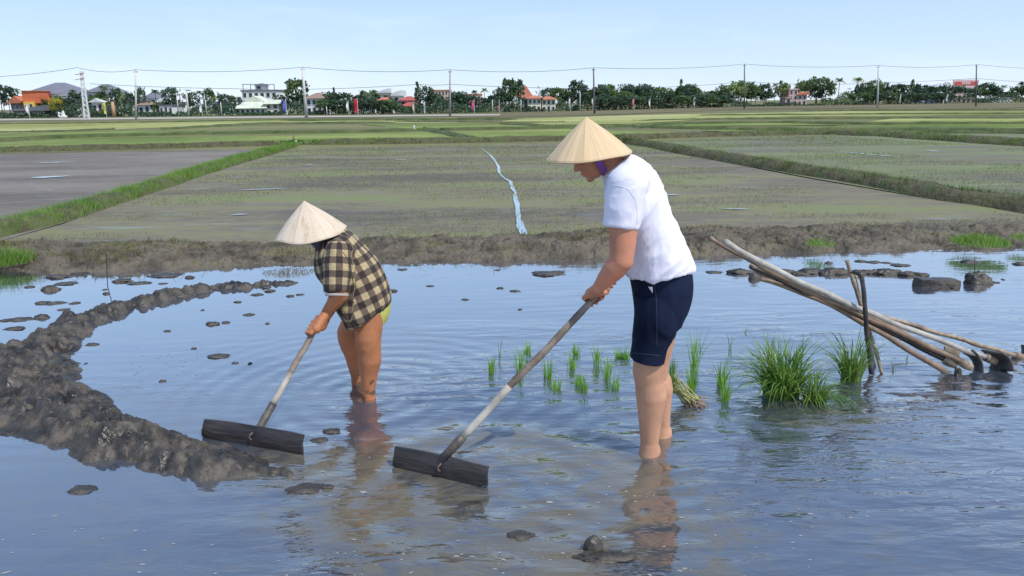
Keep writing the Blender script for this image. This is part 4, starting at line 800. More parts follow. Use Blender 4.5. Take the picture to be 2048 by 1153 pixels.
# mud on the shins
m_skin2m = m_skin2.copy(); m_skin2m.name = 'tanned_skin_muddy'; N, L = nodes(m_skin2m); b = N['Principled BSDF']; src = b.inputs['Base Color'].links[0].from_socket
tcx = N.new('ShaderNodeTexCoord'); nn_ = N.new('ShaderNodeTexNoise'); nn_.inputs['Scale'].default_value = 16; nn_.inputs['Detail'].default_value = 6; L.new(tcx.outputs['Object'], nn_.inputs['Vector'])
spz = N.new('ShaderNodeSeparateXYZ'); L.new(tcx.outputs['Object'], spz.inputs[0]); mz = N.new('ShaderNodeMapRange'); mz.inputs['From Min'].default_value = .2; mz.inputs['From Max'].default_value = .03; mz.inputs['To Min'].default_value = 0; mz.inputs['To Max'].default_value = .28
L.new(spz.outputs[2], mz.inputs['Value']); ad = N.new('ShaderNodeMath'); ad.operation = 'ADD'; L.new(mz.outputs[0], ad.inputs[0]); L.new(nn_.outputs['Fac'], ad.inputs[1]); m2 = N.new('ShaderNodeMapRange'); m2.inputs['From Min'].default_value = .74; m2.inputs['From Max'].default_value = .8; m2.inputs['To Max'].default_value = .85; L.new(ad.outputs[0], m2.inputs['Value'])
mxx = N.new('ShaderNodeMixRGB'); mxx.inputs[2].default_value = (.08, .055, .035, 1); L.new(m2.outputs[0], mxx.inputs[0]); L.new(src, mxx.inputs[1]); L.new(mxx.outputs[0], b.inputs['Base Color'])
link('body', me, m_skin2m, wom, smooth=True)
# checked shirt (coordinates of the weave are stored on the mesh, one frame for the trunk and one for the sleeves)
def checkmat():
    m = newmat('brown_check'); N, L = nodes(m); b = N['Principled BSDF']; a = N.new('ShaderNodeAttribute'); a.attribute_name = 'weave'; sp = N.new('ShaderNodeSeparateXYZ'); L.new(a.outputs['Vector'], sp.inputs[0])
    def stripe(o):
        q = N.new('ShaderNodeMath'); q.operation = 'MULTIPLY'; q.inputs[1].default_value = 2*math.pi/.078; L.new(o, q.inputs[0]); s_ = N.new('ShaderNodeMath'); s_.operation = 'SINE'; L.new(q.outputs[0], s_.inputs[0])
        r_ = N.new('ShaderNodeMapRange'); r_.inputs['From Min'].default_value = -.1; r_.inputs['From Max'].default_value = .1; L.new(s_.outputs[0], r_.inputs['Value']); return r_.outputs[0]
    ad = N.new('ShaderNodeMath'); ad.operation = 'ADD'; L.new(stripe(sp.outputs[0]), ad.inputs[0]); L.new(stripe(sp.outputs[1]), ad.inputs[1])
    hf = N.new('ShaderNodeMath'); hf.operation = 'MULTIPLY'; hf.inputs[1].default_value = .5; L.new(ad.outputs[0], hf.inputs[0])
    rp = N.new('ShaderNodeValToRGB'); L.new(hf.outputs[0], rp.inputs[0]); el = rp.color_ramp.elements; el[0].position = .1; el[0].color = (.42, .33, .18, 1); el[1].position = .9; el[1].color = (.03, .02, .018, 1); e = el.new(.5); e.color = (.125, .09, .06, 1)
    no = N.new('ShaderNodeTexNoise'); no.inputs['Scale'].default_value = 60; no.inputs['Detail'].default_value = 6; L.new(a.outputs['Vector'], no.inputs['Vector']); mm = N.new('ShaderNodeMixRGB'); mm.blend_type = 'OVERLAY'; mm.inputs[0].default_value = .35; L.new(rp.outputs[0], mm.inputs[1]); L.new(no.outputs['Fac'], mm.inputs[2])
    L.new(mm.outputs[0], b.inputs['Base Color']); b.inputs['Roughness'].default_value = .9; return m
s = Soup()
s.loft([((636, 488), (684, 458), .062), ((633, 500), (702, 471), .12), ((632, 525), (728, 493), .165), ((637, 550), (752, 520), .18), ((655, 575), (769, 550), .185), ((668, 595), (778, 578), .195), ((678, 615), (780, 600), .205), ((690, 634), (773, 611), .21), ((698, 649), (764, 615), .212)], WY, 40, 2.2)
hem_tube(s, at(676, 503, 4.10), at(674, 586, 4.02), .078, .070); s.limb([at(684, 500, 4.14), at(676, 505, 4.10)], [.075, .077])
hem_tube(s, at(690, 505, 4.40), at(680, 582, 4.36), .074, .064); s.limb([at(694, 500, 4.36), at(690, 505, 4.40)], [.074, .074])
me = bake(s, 'shirt', .006, 6, .5)
folds(me, .009, (7, 3, 3), 31, [[.6, 0, -.8], [0, 1, 0], [.8, 0, .6]]); folds(me, .004, (18, 9, 9), 39)
P = mco(me); a0 = np.array(at(660, 475, WY)); a1 = np.array(at(735, 635, WY)); ta = (a1-a0)/np.linalg.norm(a1-a0); tb = np.array([ta[2], 0, -ta[0]])
q = P-a0; wv0 = np.stack([q@ta, np.where(P[:, 1] < WY, q@tb+.35*(WY-P[:, 1])*0, -(q@tb))+0*q[:, 1], 0*q[:, 0]], 1)
# wrap: distance across the trunk grows with depth too
ang = np.arctan2(P[:, 1]-WY, q@tb-np.interp(q@ta, [0, .5], [.0, .0])); wv0[:, 1] = ang*.2
s0, s1 = np.array(at(676, 495, 4.10)), np.array(at(674, 590, 4.02)); ts1 = (s1-s0)/np.linalg.norm(s1-s0); d1 = P-s0; al = d1@ts1; rad = np.linalg.norm(d1-al[:, None]*ts1, axis=1); sb = np.cross(ts1, [0, 1, 0]); sb /= np.linalg.norm(sb); sc_ = np.cross(ts1, sb)
issl = (rad < .1) & (al > -.03) & (P[:, 1] < 4.105-.12*np.clip(-al, 0, 1)); wv1 = np.stack([al+.02, np.arctan2(d1@sc_, d1@sb)*.08, 0*al], 1)
W_ = np.where(issl[:, None], wv1, wv0); at_ = me.attributes.new('weave', 'FLOAT_VECTOR', 'POINT'); at_.data.foreach_set('vector', W_.astype(np.float32).ravel())
ws = link('checked_shirt', me, checkmat(), wom, smooth=True)
ts = ws; m_edge = flat('dark_shirt_edge', (.03, .022, .02)); seam([(706, 640), (718, 650), (732, 645), (752, 628), (765, 610)], m_edge, 'shirt_hem', .0035, me_=me); seam([(686, 505), (696, 520), (703, 545), (707, 570), (703, 590)], m_edge, 'sleeve_seam', .0022, me_=me)
s = Soup(); cuffc = at(674, 588, 4.02); s.tube([cuffc, cuffc+Vector(ts1)*.012], [.066, .064], 24); o = link('cuff', s.mesh(), flat('pale_lining', (.42, .39, .36)), ws, smooth=False); o.matrix_parent_inverse = Matrix()
s = Soup(); s.loft([((690, 590), (776, 585), .15), ((695, 615), (779, 610), .165), ((702, 632), (777, 630), .165), ((706, 642), (773, 643), .16)], WY, 36, 2.2)
me = bake(s, 'shorts', .006, 3); folds(me, .009, (9, 5, 3), 12); link('shorts', me, flat('yellow_green_cloth', (.5, .5, .12), rough=.9, scale=12, cov=.8), wom, smooth=True)
m_mask = flat('slate_cloth', (.085, .08, .125), rough=.9, scale=8)
s = Soup(); k_ = .95; E = lambda q, r: s.ell(hc+R @ Vector(q), r, R)
E((.03, 0, -.035), (.077, .073, .088)); E((.05, 0, -.085), (.05, .05, .035)); E((-.03, 0, -.02), (.085, .082, .085)); E((-.03, 0, -.085), (.07, .07, .045))
me = bake(s, 'mask', .005, 6); under_hat(me, *HATW, .94); folds(me, .004, (14, 10, 14), 8); link('face_mask', me, m_mask, wom, smooth=True)
ap = at(608, 402, WY); rc = at(620, 468, WY); axh = (ap-rc).normalized(); axh = (axh+Vector((0, -.10, 0))).normalized(); rc = ap-axh*(ap-rc).length
conical_hat(wom, ap, rc, .207, axh, m_hat2, seed=5, wob=.007, ribs=20)
# ------------------------------------------------------------------ tools
m_pole = M('weathered_pole', [(.085, .06, .045), (.17, .125, .095), (.27, .22, .175)], scale=10, detail=8, rough=.7, bump=.4, bscale=60, bdist=.004, stretch=(1, 1, 1))
m_polelt = M('bleached_pole', [(.22, .2, .17), (.36, .33, .28), (.48, .45, .39)], scale=9, detail=8, rough=.7, bump=.4, bscale=50, bdist=.004)
m_sock = M('wet_socket', [(.035, .03, .028), (.075, .062, .05), (.13, .11, .09)], scale=14, rough=.5, bump=.4, bscale=60, bdist=.004)
m_board = M('wet_dark_board', [(.012, .01, .009), (.028, .022, .02), (.055, .045, .04)], scale=7, detail=9, rough=.38, bump=.6, bscale=28, bdist=.006, stretch=(.4, 1, 3))
m_iron = flat('rusty_iron', (.12, .09, .075), rough=.5, scale=20)
def wob_line(a, b, n, amp, seed):
    out = []
    for k in range(n+1):
        t = k/n; p = a.lerp(b, t); w_ = math.sin(math.pi*t)*amp
        out.append(p+Vector((float(vnoise(np.array([t*5]), np.array([seed*1.7]))[0])*w_, 0, float(vnoise(np.array([t*5+9]), np.array([seed*1.7]))[0])*w_)))
    return out
def leveller(lo, hi, A, B, h_, lean, label, r0, r1, fr, curve=.0, seed=0):
    t = tag(empty('mud_leveller', tuple((A+B)/2)), label, 'mud leveller'); n = 26; P = wob_line(lo, hi, n, .006, seed); d = (hi-lo).normalized()
    i1 = int(n*fr[0]); i2 = int(n*fr[1])
    for nm, i0, j0, mt, q in (('socket', 0, i1, m_sock, 1.18), ('handle', i1, n, m_pole, 1.0)):
        s = Soup(); pts = P[i0:j0+1]; rd = [(r0+(r1-r0)*(k/n))*q*(1+.05*math.sin(k*2.1+seed)) for k in range(i0, j0+1)]
        s.tube(pts, rd, 14); o = link(nm, s.mesh(), mt, t, smooth=True)
    # bleached length of the handle: a thin bark-free sleeve
    s = Soup(); s.tube(P[i1:i2+1], [(r0+(r1-r0)*(k/n))*(1.035-.03*(k-i1)/max(i2-i1, 1))*(1+.05*math.sin(k*2.1+seed)) for k in range(i1, i2+1)], 14); link('bleached_end', s.mesh(), m_polelt, t, smooth=True)
    # board
    ex = (B-A); Lb = ex.length; ex.normalize(); ez = (Vector((0, 0, 1))+Vector((lean[0], lean[1], 0))); ez = (ez-ex*ez.dot(ex)).normalized(); ey = ex.cross(ez)
    if ey.y > 0: ey = -ey
    bm = bmesh.new(); bmesh.ops.create_cube(bm, size=1); bmesh.ops.subdivide_edges(bm, edges=bm.edges[:], cuts=7, use_grid_fill=True); me = bpy.data.meshes.new('b'); bm.to_mesh(me); bm.free(); V = mco(me)
    x, y, z = V[:, 0], V[:, 1], V[:, 2]; endk = np.abs(x*2)**4
    X = x*Lb*(1-.0*z); Z = (z*h_)*(1-.10*endk)+h_*.5-.012*endk*0; Y = y*.017-curve*(1-(2*x)**2)*0+curve*(z*2)**2
    X = X*(1+.015*(z < 0)); nz = .0035*fbm(X*20, Z*20, Y*20, seed, 3)
    Q = np.array((A+B)/2)[None]+X[:, None]*np.array(ex)[None]+(Z+nz)[:, None]*np.array(ez)[None]-(Y+nz)[:, None]*np.array(ey)[None]
    setco(me, Q); bo = link('board', me, m_board, t, smooth=False)
    md = bo.modifiers.new('bev', 'BEVEL'); md.width = .004; md.segments = 2; md.limit_method = 'ANGLE'; md.angle_limit = .6
    s = Soup(); c = (A+B)/2+ez*h_*.55+ey*.016+ex*.01; s.tube([c-ez*.022+ex*.008, c-ez*.016-ex*.004+ey*.006, c+ey*.01, c+ez*.016+ex*.01+ey*.004], .0045, 8); o = link('hook', s.mesh(), m_iron, bo, smooth=True); o.matrix_parent_inverse = Matrix()
    s = Soup(); c = (A+B)/2+ez*h_*.02+ey*.014; s.tube([c, c-ez*.02+ey*.004, c-ez*.045+ex*.004], .003, 6); s.tube([c+ex*.012, c+ex*.012-ez*.02], .0025, 6); o = link('hanging_root', s.mesh(), m_board, bo, smooth=True); o.matrix_parent_inverse = Matrix()
    return t
leveller(pole_lo-pdir*.01, pole_hi, gp(787, 934, .0), gp(972, 977, .0), .105, (0, .25), 'wooden mud leveller with dark board and long grey handle, held by the man', .019, .0165, (.15, .42), .006, 3)
leveller(wlo, whi+wdir*.012, gp(404, 876, .0), gp(602, 910, .0), .105, (0, .35), 'wooden mud leveller with black board on the mud ridge, held by the checked shirt worker', .0175, .0165, (.26, .5), .01, 8)
# stacked hoes and their prop
m_bam = M('old_bamboo', [(.12, .08, .05), (.28, .21, .14), (.42, .35, .25)], scale=14, detail=8, rough=.6, bump=.3, bscale=50, bdist=.003)
m_brown = M('brown_stick', [(.11, .07, .045), (.2, .13, .085), (.3, .22, .15)], scale=8, detail=8, rough=.65, bump=.3, bscale=50, bdist=.004)
m_blk = M('black_wet_wood', [(.018, .015, .014), (.04, .033, .03), (.08, .065, .055)], scale=9, rough=.45, bump=.4, bscale=40, bdist=.004)
m_blade = M('mud_caked_blade', [(.03, .028, .026), (.06, .055, .048), (.12, .105, .085)], scale=10, rough=.5, bump=.5, bscale=40, bdist=.006)
def stick(name, label, cat, pts, r0, r1, mat, group=None, knots=0, seed=0, blade=None, cut=None):
    t = tag(empty(name, tuple(pts[-1])), label, cat, group); P = []
    pts = [Vector(p) for p in pts]; P = resample(smooth_line(pts, 2), .06); n = len(P)
    P = [p+Vector((0, 0, .004*math.sin(i*1.3+seed))) for i, p in enumerate(P)]
    rd = [(r0+(r1-r0)*i/(n-1))*(1+.06*math.sin(i*1.7+seed))*(1.18 if knots and i % knots == 0 else 1) for i in range(n)]
    s = Soup(); s.tube(P, rd, 12); link('handle' if blade else 'stick', s.mesh(), mat, t, smooth=True)
    if blade: blade(t, P)
    return t
def hoe_blade(corners, th=.016, bend=.03, mat=None):
    def f(t, P):
        c = [Vector(q) for q in corners]; n = 8; nrm = (c[1]-c[0]).cross(c[3]-c[0]).normalized(); rings_ = []
        V = []; Fc = []
        for side in (0, 1):
            for i in range(n+1):
                for j in range(n+1):
                    u_, v_ = i/n, j/n; p = c[0]*(1-u_)*(1-v_)+c[1]*u_*(1-v_)+c[2]*u_*v_+c[3]*(1-u_)*v_
                    e_ = 1-(abs(2*u_-1)**6)*.4; p = p+nrm*(bend*math.sin(math.pi*v_)+(th/2 if side else -th/2)*e_+.003*math.sin(u_*7+v_*5)); V.append(p)
        m_ = (n+1)**2
        for i in range(n):
            for j in range(n):
                a = i*(n+1)+j; q = (a, a+1, a+n+2, a+n+1); Fc.append(q); Fc.append(tuple(x+m_ for x in q[::-1]))
        def edge(a, b): Fc.append((a, b, b+m_, a+m_))
        for k in range(n):
            edge(k+1, k); edge(n*(n+1)+k, n*(n+1)+k+1); edge(k*(n+1), (k+1)*(n+1)); edge((k+1)*(n+1)+n, k*(n+1)+n)
        me = bpy.data.meshes.new('blade'); me.from_pydata(V, [], Fc); me.update(); link('blade', me, mat or m_blade, t, smooth=True)
        s = Soup(); e = P[-1]; d = (P[-1]-P[-3]).normalized(); s.tube([e-d*.07, e-d*.03, e+d*.015], [.026, .029, .024], 10); link('collar', s.mesh(), m_bam, t, smooth=True)
    return f
A_ = at
stick('hoe', 'hoe with a thick white bleached handle tip, highest end of the stacked bundle', 'hoe', [A_(1450, 485, 4.35), A_(1560, 547, 4.40), A_(1735, 625, 4.45), A_(1860, 675, 4.47), A_(1988, 722, 4.5)], .019, .016, m_polelt, None, 0, 1, hoe_blade([A_(1962, 700, 4.6), A_(2006, 707, 4.42), A_(2028, 742, 4.40), A_(1985, 742, 4.55)], .02, .02))
stick('hoe', 'hoe with a brown handle whose thin tip sticks out farthest left of the bundle', 'hoe', [A_(1420, 477, 4.42), A_(1560, 556, 4.45), A_(1735, 637, 4.45), A_(1860, 694, 4.44), A_(1938, 733, 4.42)], .012, .017, m_brown, None, 7, 2, hoe_blade([A_(1925, 706, 4.55), A_(1945, 700, 4.47), A_(1968, 752, 4.42), A_(1950, 748, 4.5)], .014, .03))
stick('hoe', 'hoe with a knotty bamboo handle running off the right edge to a black blade', 'hoe', [A_(1500, 530, 4.75), A_(1640, 590, 4.65), A_(1735, 624, 4.58), A_(1862, 662, 4.6), A_(2046, 716, 4.7)], .015, .014, m_bam, None, 5, 3, hoe_blade([A_(2043, 690, 4.8), A_(2075, 694, 4.7), A_(2070, 730, 4.65), A_(2040, 724, 4.75)], .03, .01, m_board))
stick('hoe', 'hoe with a dark brown handle ending in a tan wooden head in the water', 'hoe', [A_(1500, 533, 4.5), A_(1620, 590, 4.5), A_(1735, 643, 4.5), A_(1830, 690, 4.48), A_(1906, 727, 4.45)], .013, .019, m_blk, None, 0, 4, hoe_blade([A_(1888, 692, 4.62), A_(1920, 700, 4.55), A_(1912, 738, 4.45), A_(1884, 728, 4.55)], .02, .01, m_bam))
stick('wooden_pole', 'pole dipping lowest beneath the bundle with its cut end at the water', 'pole', [A_(1520, 558, 4.55), A_(1620, 590, 4.5), A_(1735, 650, 4.44), A_(1891, 745, 4.36)], .013, .018, m_brown, None, 0, 5)
stick('bamboo_pole', 'light bamboo pole with a square mud lump at its left end', 'pole', [A_(1515, 545, 4.62), A_(1600, 578, 4.6), A_(1735, 632, 4.55), A_(1850, 690, 4.52), A_(1925, 722, 4.5)], .014, .015, m_bam, None, 6, 6)
clod(1508, 558, 24, 12, 'small mud lump with a dark hole at the lower left end of the bundle', None, 421, round_=1)
stick('bamboo_stake', 'pale bamboo stake leaning left, upper prop of the hoe bundle', 'stake', [A_(1694, 523, 4.50), A_(1710, 575, 4.51), A_(1726, 622, 4.52), A_(1745, 680, 4.5), A_(1764, 748, gp(1764, 748)[1])], .012, .011, m_bam, None, 5, 7)
stick('thin_stake', 'thin pale stick between the black hooked stake and the bamboo stake', 'stake', [A_(1712, 552, 4.56), A_(1722, 600, 4.56), A_(1734, 650, 4.55), A_(1750, 735, 4.55)], .007, .008, m_polelt, None, 0, 8)
stick('hooked_stake', 'black stake with a hooked top standing in front of the hoe bundle', 'stake', [A_(1704, 544, 4.46), A_(1714, 546, 4.44), A_(1723, 549, 4.42), A_(1727, 580, 4.40), A_(1731, 625, 4.38), A_(1733, 665, 4.40), A_(1743, 748, 4.42)], .012, .015, m_blk, None, 0, 9)
clod(1915, 752, 12, 16, 'thin dark blade tip standing upright out of the water below the hoes', None, 422, deep=.3)
# ------------------------------------------------------------------ rice plants
m_rice = M('rice_leaf', [(.04, .11, .015), (.1, .21, .03), (.2, .32, .06), (.42, .4, .16)], scale=9, detail=4, rough=.45, trans=.35, cov=.6)
m_seed = M('seedling_leaf', [(.12, .3, .02), (.2, .42, .03), (.3, .5, .07)], scale=9, detail=4, rough=.45, trans=.4, cov=.6)
m_straw = M('pale_stem', [(.3, .33, .1), (.45, .43, .18)], scale=9, rough=.6, trans=.2)
def clump(name, label, cat, base, h, rad, n, spread, mat, group=None, bias=(0, 0), w=.006, stems=True, seg=6, pw=1.0):
    t = tag(empty(name, tuple(base)), label, cat, group); b = np.array(base)
    a = RNG.uniform(0, 2*np.pi, n); r = rad*np.sqrt(RNG.uniform(0, 1, n)); C = np.stack([b[0]+r*np.cos(a), b[1]+r*np.sin(a), np.full(n, b[2]-.03)], 1)
    dirx = np.cos(a)*r/rad*.8+RNG.normal(0, .45, n)+bias[0]; diry = np.sin(a)*r/rad*.8+RNG.normal(0, .45, n)+bias[1]; out = np.hypot(dirx, diry)
    hh = h*RNG.uniform(.5, 1.08, n); ln = np.clip(out*spread, 0, 1.35); d = np.stack([dirx/out, diry/out], 1); fa = np.arctan2(d[:, 1], d[:, 0])+np.pi/2+RNG.normal(0, .5, n); sd = np.stack([np.cos(fa), np.sin(fa), np.zeros(n)], 1); rows = []
    for k in range(seg+1):
        q = k/seg; ang = ln*q**1.1; lx = hh*(q*np.sin(ang*.9)+0.0); p = C.copy(); p[:, :2] += d*(lx)[:, None]; p[:, 2] += hh*q*np.cos(ang*.95); wk = (w*RNG.uniform(.9, 1.1)*math.sin(math.pi*(.18+.80*q))/2+.0004); rows += [p-sd*wk, p+sd*wk]
    V = np.stack(rows, 1).reshape(-1, 3); k = 2*(seg+1); bb = np.arange(n)[:, None]*k; Fc = np.concatenate([bb+2*j+np.array([[0, 1, 3, 2]]) for j in range(seg)])
    link('leaves', npmesh('leaves', V, Fc), mat, t)
    if stems:
        m_ = max(6, n//12); a = RNG.uniform(0, 2*np.pi, m_); r = rad*.8*np.sqrt(RNG.uniform(0, 1, m_)); C = np.stack([b[0]+r*np.cos(a), b[1]+r*np.sin(a), np.full(m_, b[2]-.03)], 1); blades('stems', C, h*.35*np.ones(m_), np.full(m_, .007), RNG.uniform(0, .4, m_), m_straw, 2, parent=t, kindstuff=False)
    return t
clump('rice_clump', 'largest bushy clump of green rice seedlings standing in the water', 'rice clump', gp(1562, 788), .40, .10, 330, .95, m_rice, bias=(-.25, -.1), w=.008)
clump('rice_clump', 'low clump of rice seedlings drooping at the right foot of the largest clump', 'rice clump', gp(1628, 798), .22, .06, 170, 1.3, m_rice, bias=(.15, -.15), w=.0075)
clump('rice_clump', 'medium clump of rice seedlings next to the black hooked stake', 'rice clump', gp(1702, 760), .36, .055, 140, .75, m_rice, bias=(-.1, 0), w=.0075)
# bundle lying behind the man's leg
def bundle():
    t = tag(empty('seedling_bundle', tuple(gp(1375, 803))), 'tied bundle of rice seedlings with muddy roots lying behind the calf of the man', 'seedling bundle'); root = gp(1380, 800, .03); tip = at(1343, 764, root.y+.02); n = 60; V = []; Fc = []
    s = Soup()
    for i in range(n):
        a = Vector(root)+Vector((RNG.normal(0, .02), RNG.normal(0, .03), RNG.normal(0, .012))); b = Vector(tip)+Vector((RNG.normal(0, .01), RNG.normal(0, .02), RNG.normal(0, .03))); s.tube([a, a.lerp(b, .5)+Vector((0, 0, RNG.normal(.0, .008))), b], [.0035, .003, .002], 4)
    link('stems', s.mesh(), m_straw, t)
    C = np.array([list(Vector(tip)+Vector((RNG.normal(0, .008), RNG.normal(0, .02), RNG.normal(0, .012)))) for _ in range(60)]); blades('leaves', C, RNG.uniform(.09, .17, 60), np.full(60, .006), RNG.uniform(.05, .5, 60), m_rice, 3, parent=t, kindstuff=False)
    s = Soup()
    for i in range(70):
        a = Vector(root)+Vector((RNG.normal(.01, .025), RNG.normal(0, .03), RNG.normal(-.01, .012))); s.tube([a, a+Vector((RNG.normal(.02, .02), RNG.normal(0, .02), -.02))], [.004, .002], 4)
    link('root_mass', s.mesh(), m_brown, t)
bundle()
tufts = [(983, 745, 40), (999, 721, 47), (1040, 748, 52), (1055, 706, 28), (1095, 757, 48), (1113, 778, 28), (1143, 738, 38), (1152, 710, 30), (1156, 770, 30), (1169, 780, 36), (1194, 730, 42), (1213, 757, 46), (1231, 778, 34), (1238, 716, 28), (1252, 718, 28), (1387, 745, 88), (1383, 785, 60), (1450, 803, 62), (1460, 698, 52), (1490, 666, 18), (1788, 740, 38), (1813, 720, 20), (1443, 770, 50), (1400, 700, 30), (1545, 690, 24)]
tufts.sort(); half = [t for t in tufts if t[0] < 1300]; rest = [t for t in tufts if t[0] >= 1300]
OR2 = ORD+['ninth from the left', 'tenth from the left', 'eleventh from the left', 'twelfth from the left', 'thirteenth from the left', 'fourteenth from the left', 'fifteenth from the left']
def ordn(i, n): return 'leftmost' if i == 0 else ('rightmost' if i == n-1 else OR2[i])
for lst, where in ((half, 'planted seedling tufts between the workers'), (rest, 'sparse seedlings on the right water')):
    for i, (x, y, hh) in enumerate(lst):
        b = gp(x, y); sc = PF/(np.array(b)-CAM).dot(_f); thin = (x, y) in ((999, 721), (1460, 698), (1490, 666), (1788, 740), (1813, 720), (1400, 700), (1545, 690))
        clump('rice_seedling', '%s of the %s%s' % (ordn(i, len(lst)), 'bright green ' if not thin else 'thin ', where), 'rice seedling', b, hh/sc*1.2, .024 if not thin else .006, 34 if not thin else 5, .3, m_seed if not thin else m_rice, 'rice seedlings planted in the water', w=.0042, stems=False, seg=3)
t = tag(empty('thin_stick', tuple(gp(213, 575))), 'thin upright twig standing in the calm left pool', 'twig'); s = Soup(); s.tube([gp(214, 572)-Vector((0, 0, .05)), at(214, 545, gp(214, 572).y), at(212, 500, gp(214, 572).y)], .004, 6); link('stem', s.mesh(), m_blk, t)
s = Soup(); s.tube([gp(1950, 545)-Vector((0, 0, .05)), at(1950, 515, gp(1950, 545).y)], .0035, 6); t = tag(link('thin_stick', s.mesh(), m_blk), 'thin upright twig in the water above the mud block at right', 'twig')
s = Soup(); s.tube([at(212, 912, 3.62), at(262, 886, 3.68), at(335, 852, 3.78)], [.006, .008, .005], 7); tag(link('muddy_stick', s.mesh(), m_brown, smooth=True), 'thin muddy stick lying slantwise on the near end of the mud ridge', 'stick')
# ------------------------------------------------------------------ far background
def Db(px): return float(np.interp(px, [-400, 0, 900, 1200, 1500, 2048, 2600], [165, 157, 142, 157, 205, 235, 260]))
def W(px, D): return at(px, 215, D).x
def Zt(px, py, D): return at(px, py, D).z
g_dark = M('dark_foliage', [(.03, .062, .036), (.058, .105, .055), (.1, .155, .08)], scale=1.1, detail=5, rough=.7, trans=.25, randv=.25)  # lightened bluish greens put distance haze into the leaf colour
g_mid = M('mid_foliage', [(.055, .1, .035), (.1, .17, .055), (.17, .24, .08)], scale=1.1, detail=5, rough=.7, trans=.3, randv=.25)
g_lit = M('light_sunlit_foliage', [(.11, .15, .04), (.2, .27, .08), (.32, .38, .15)], scale=1.1, detail=5, rough=.7, trans=.35, randv=.2)  # pale leaves; on right-hand trees it paints sunlight between cloud shadows
g_yel = M('yellow_foliage', [(.3, .27, .03), (.5, .42, .05), (.3, .34, .06)], scale=1.1, detail=5, rough=.7, trans=.35)
g_bark = M('bark', [(.07, .055, .04), (.15, .12, .09), (.24, .21, .17)], scale=3, rough=.9, bump=.4, bscale=12, bdist=.03)
def leafy_mesh(seed, nclump=40, q=20, shape='round'):
    r = np.random.default_rng(seed); V = []
    for i in range(nclump):
        a = r.uniform(0, 6.283); ph = math.acos(r.uniform(-.75, 1)); rr = r.uniform(.55, 1)**.6
        c = np.array([math.cos(a)*math.sin(ph)*rr*.36, math.sin(a)*math.sin(ph)*rr*.36, .6+.30*math.cos(ph)*rr])
        if shape == 'cone': t = r.uniform(0, 1); c = np.array([math.cos(a)*(1-t)*.26*rr, math.sin(a)*(1-t)*.26*rr, .18+.8*t])
        if shape == 'wide': c = np.array([math.cos(a)*math.sin(ph)*rr*.42, math.sin(a)*math.sin(ph)*rr*.42, .68+.22*math.cos(ph)*rr])
        if shape == 'airy': c = c*np.array([1, 1, 1])+np.array([0, 0, r.uniform(-.1, .08)])
        cr = r.uniform(.08, .15)*(.75 if shape in ('airy', 'cone') else 1)
        for k in range(q):
            d = r.normal(0, 1, 3); d /= np.linalg.norm(d); p = c+d*cr*r.uniform(.5, 1.15)*np.array([1, 1, .75]); s_ = r.uniform(.034, .062)*(.8 if shape == 'airy' else 1); u_ = r.normal(0, 1, 3); u_ /= np.linalg.norm(u_); v_ = np.cross(u_, r.normal(0, 1, 3)); v_ /= np.linalg.norm(v_)
            V += [p-u_*s_, p-v_*s_*.55, p+u_*s_, p+v_*s_*.55]
    V = np.array(V); V[:, 2] = np.clip(V[:, 2], .08, None); V[:, 2] /= V[:, 2].max(); n = len(V)//4; return npmesh('crown', V, np.arange(n*4).reshape(-1, 4))
def trunk_mesh(seed, top=.62):
    r = random.Random(seed); s = Soup(); P = [Vector((0, 0, -.01)), Vector((r.uniform(-.02, .02), 0, .25)), Vector((r.uniform(-.03, .03), r.uniform(-.02, .02), top))]; s.tube(P, [.022, .016, .008], 7)
    for k in range(5):
        a = r.uniform(0, 6.28); z = r.uniform(.25, .5); b = Vector((0, 0, z)); s.tube([b, b+Vector((math.cos(a)*.12, math.sin(a)*.12, .12)), b+Vector((math.cos(a)*.24, math.sin(a)*.24, .3))], [.010, .007, .003], 5)
    return s.mesh('trunk')
def palm_meshes(seed, fronds=15, fl=.26):
    r = random.Random(seed); s = Soup(); bx = r.uniform(-.06, .06); P = [Vector((0, 0, 0)), Vector((bx*.3, 0, .3)), Vector((bx*.8, 0, .6)), Vector((bx, 0, .82))]; s.tube(P, [.018, .013, .011, .010], 7); tr = s.mesh('trunk'); V = []; top = P[-1]
    for f in range(fronds):
        a = 6.283*f/fronds+r.uniform(-.2, .2); el_ = r.uniform(-.3, 1.25); L_ = fl*r.uniform(.8, 1.1); pts = []
        for k in range(9):
            t = k/8; pts.append(top+Vector((math.cos(a)*math.cos(el_)*L_*t, math.sin(a)*math.cos(el_)*L_*t, math.sin(el_)*L_*t-.17*t*t*(1 if el_ > 0 else .5))))
        for k in range(1, 9):
            d = (pts[k]-pts[k-1]).normalized(); sd = d.cross(Vector((0, 0, 1))).normalized(); ll = .055*math.sin(math.pi*(.15+.8*k/8))
            for sg in (-1, 1):
                for h_ in (0, .5):
                    b = pts[k-1].lerp(pts[k], h_); e = b+sd*sg*ll+d*ll*.5-Vector((0, 0, ll*.55)); w_ = d*.007; V += [b-w_, b+w_, e+w_*.4, e-w_*.4]
    V = np.array([list(v) for v in V]); return npmesh('fronds', V, np.arange(len(V)).reshape(-1, 4)), tr
ROUND = [(leafy_mesh(s_, 36, 20), trunk_mesh(s_)) for s_ in (1, 2, 3, 4, 5)]; WIDE = [(leafy_mesh(s_, 34, 20, 'wide'), trunk_mesh(s_)) for s_ in (11, 12)]
CONE = [(leafy_mesh(s_, 30, 16, 'cone'), trunk_mesh(s_, .9)) for s_ in (21, 22)]; AIRY = [(leafy_mesh(s_, 26, 14, 'airy'), trunk_mesh(s_, .7)) for s_ in (31, 32, 33)]; PALM = [palm_meshes(s_) for s_ in (41, 42, 43)]
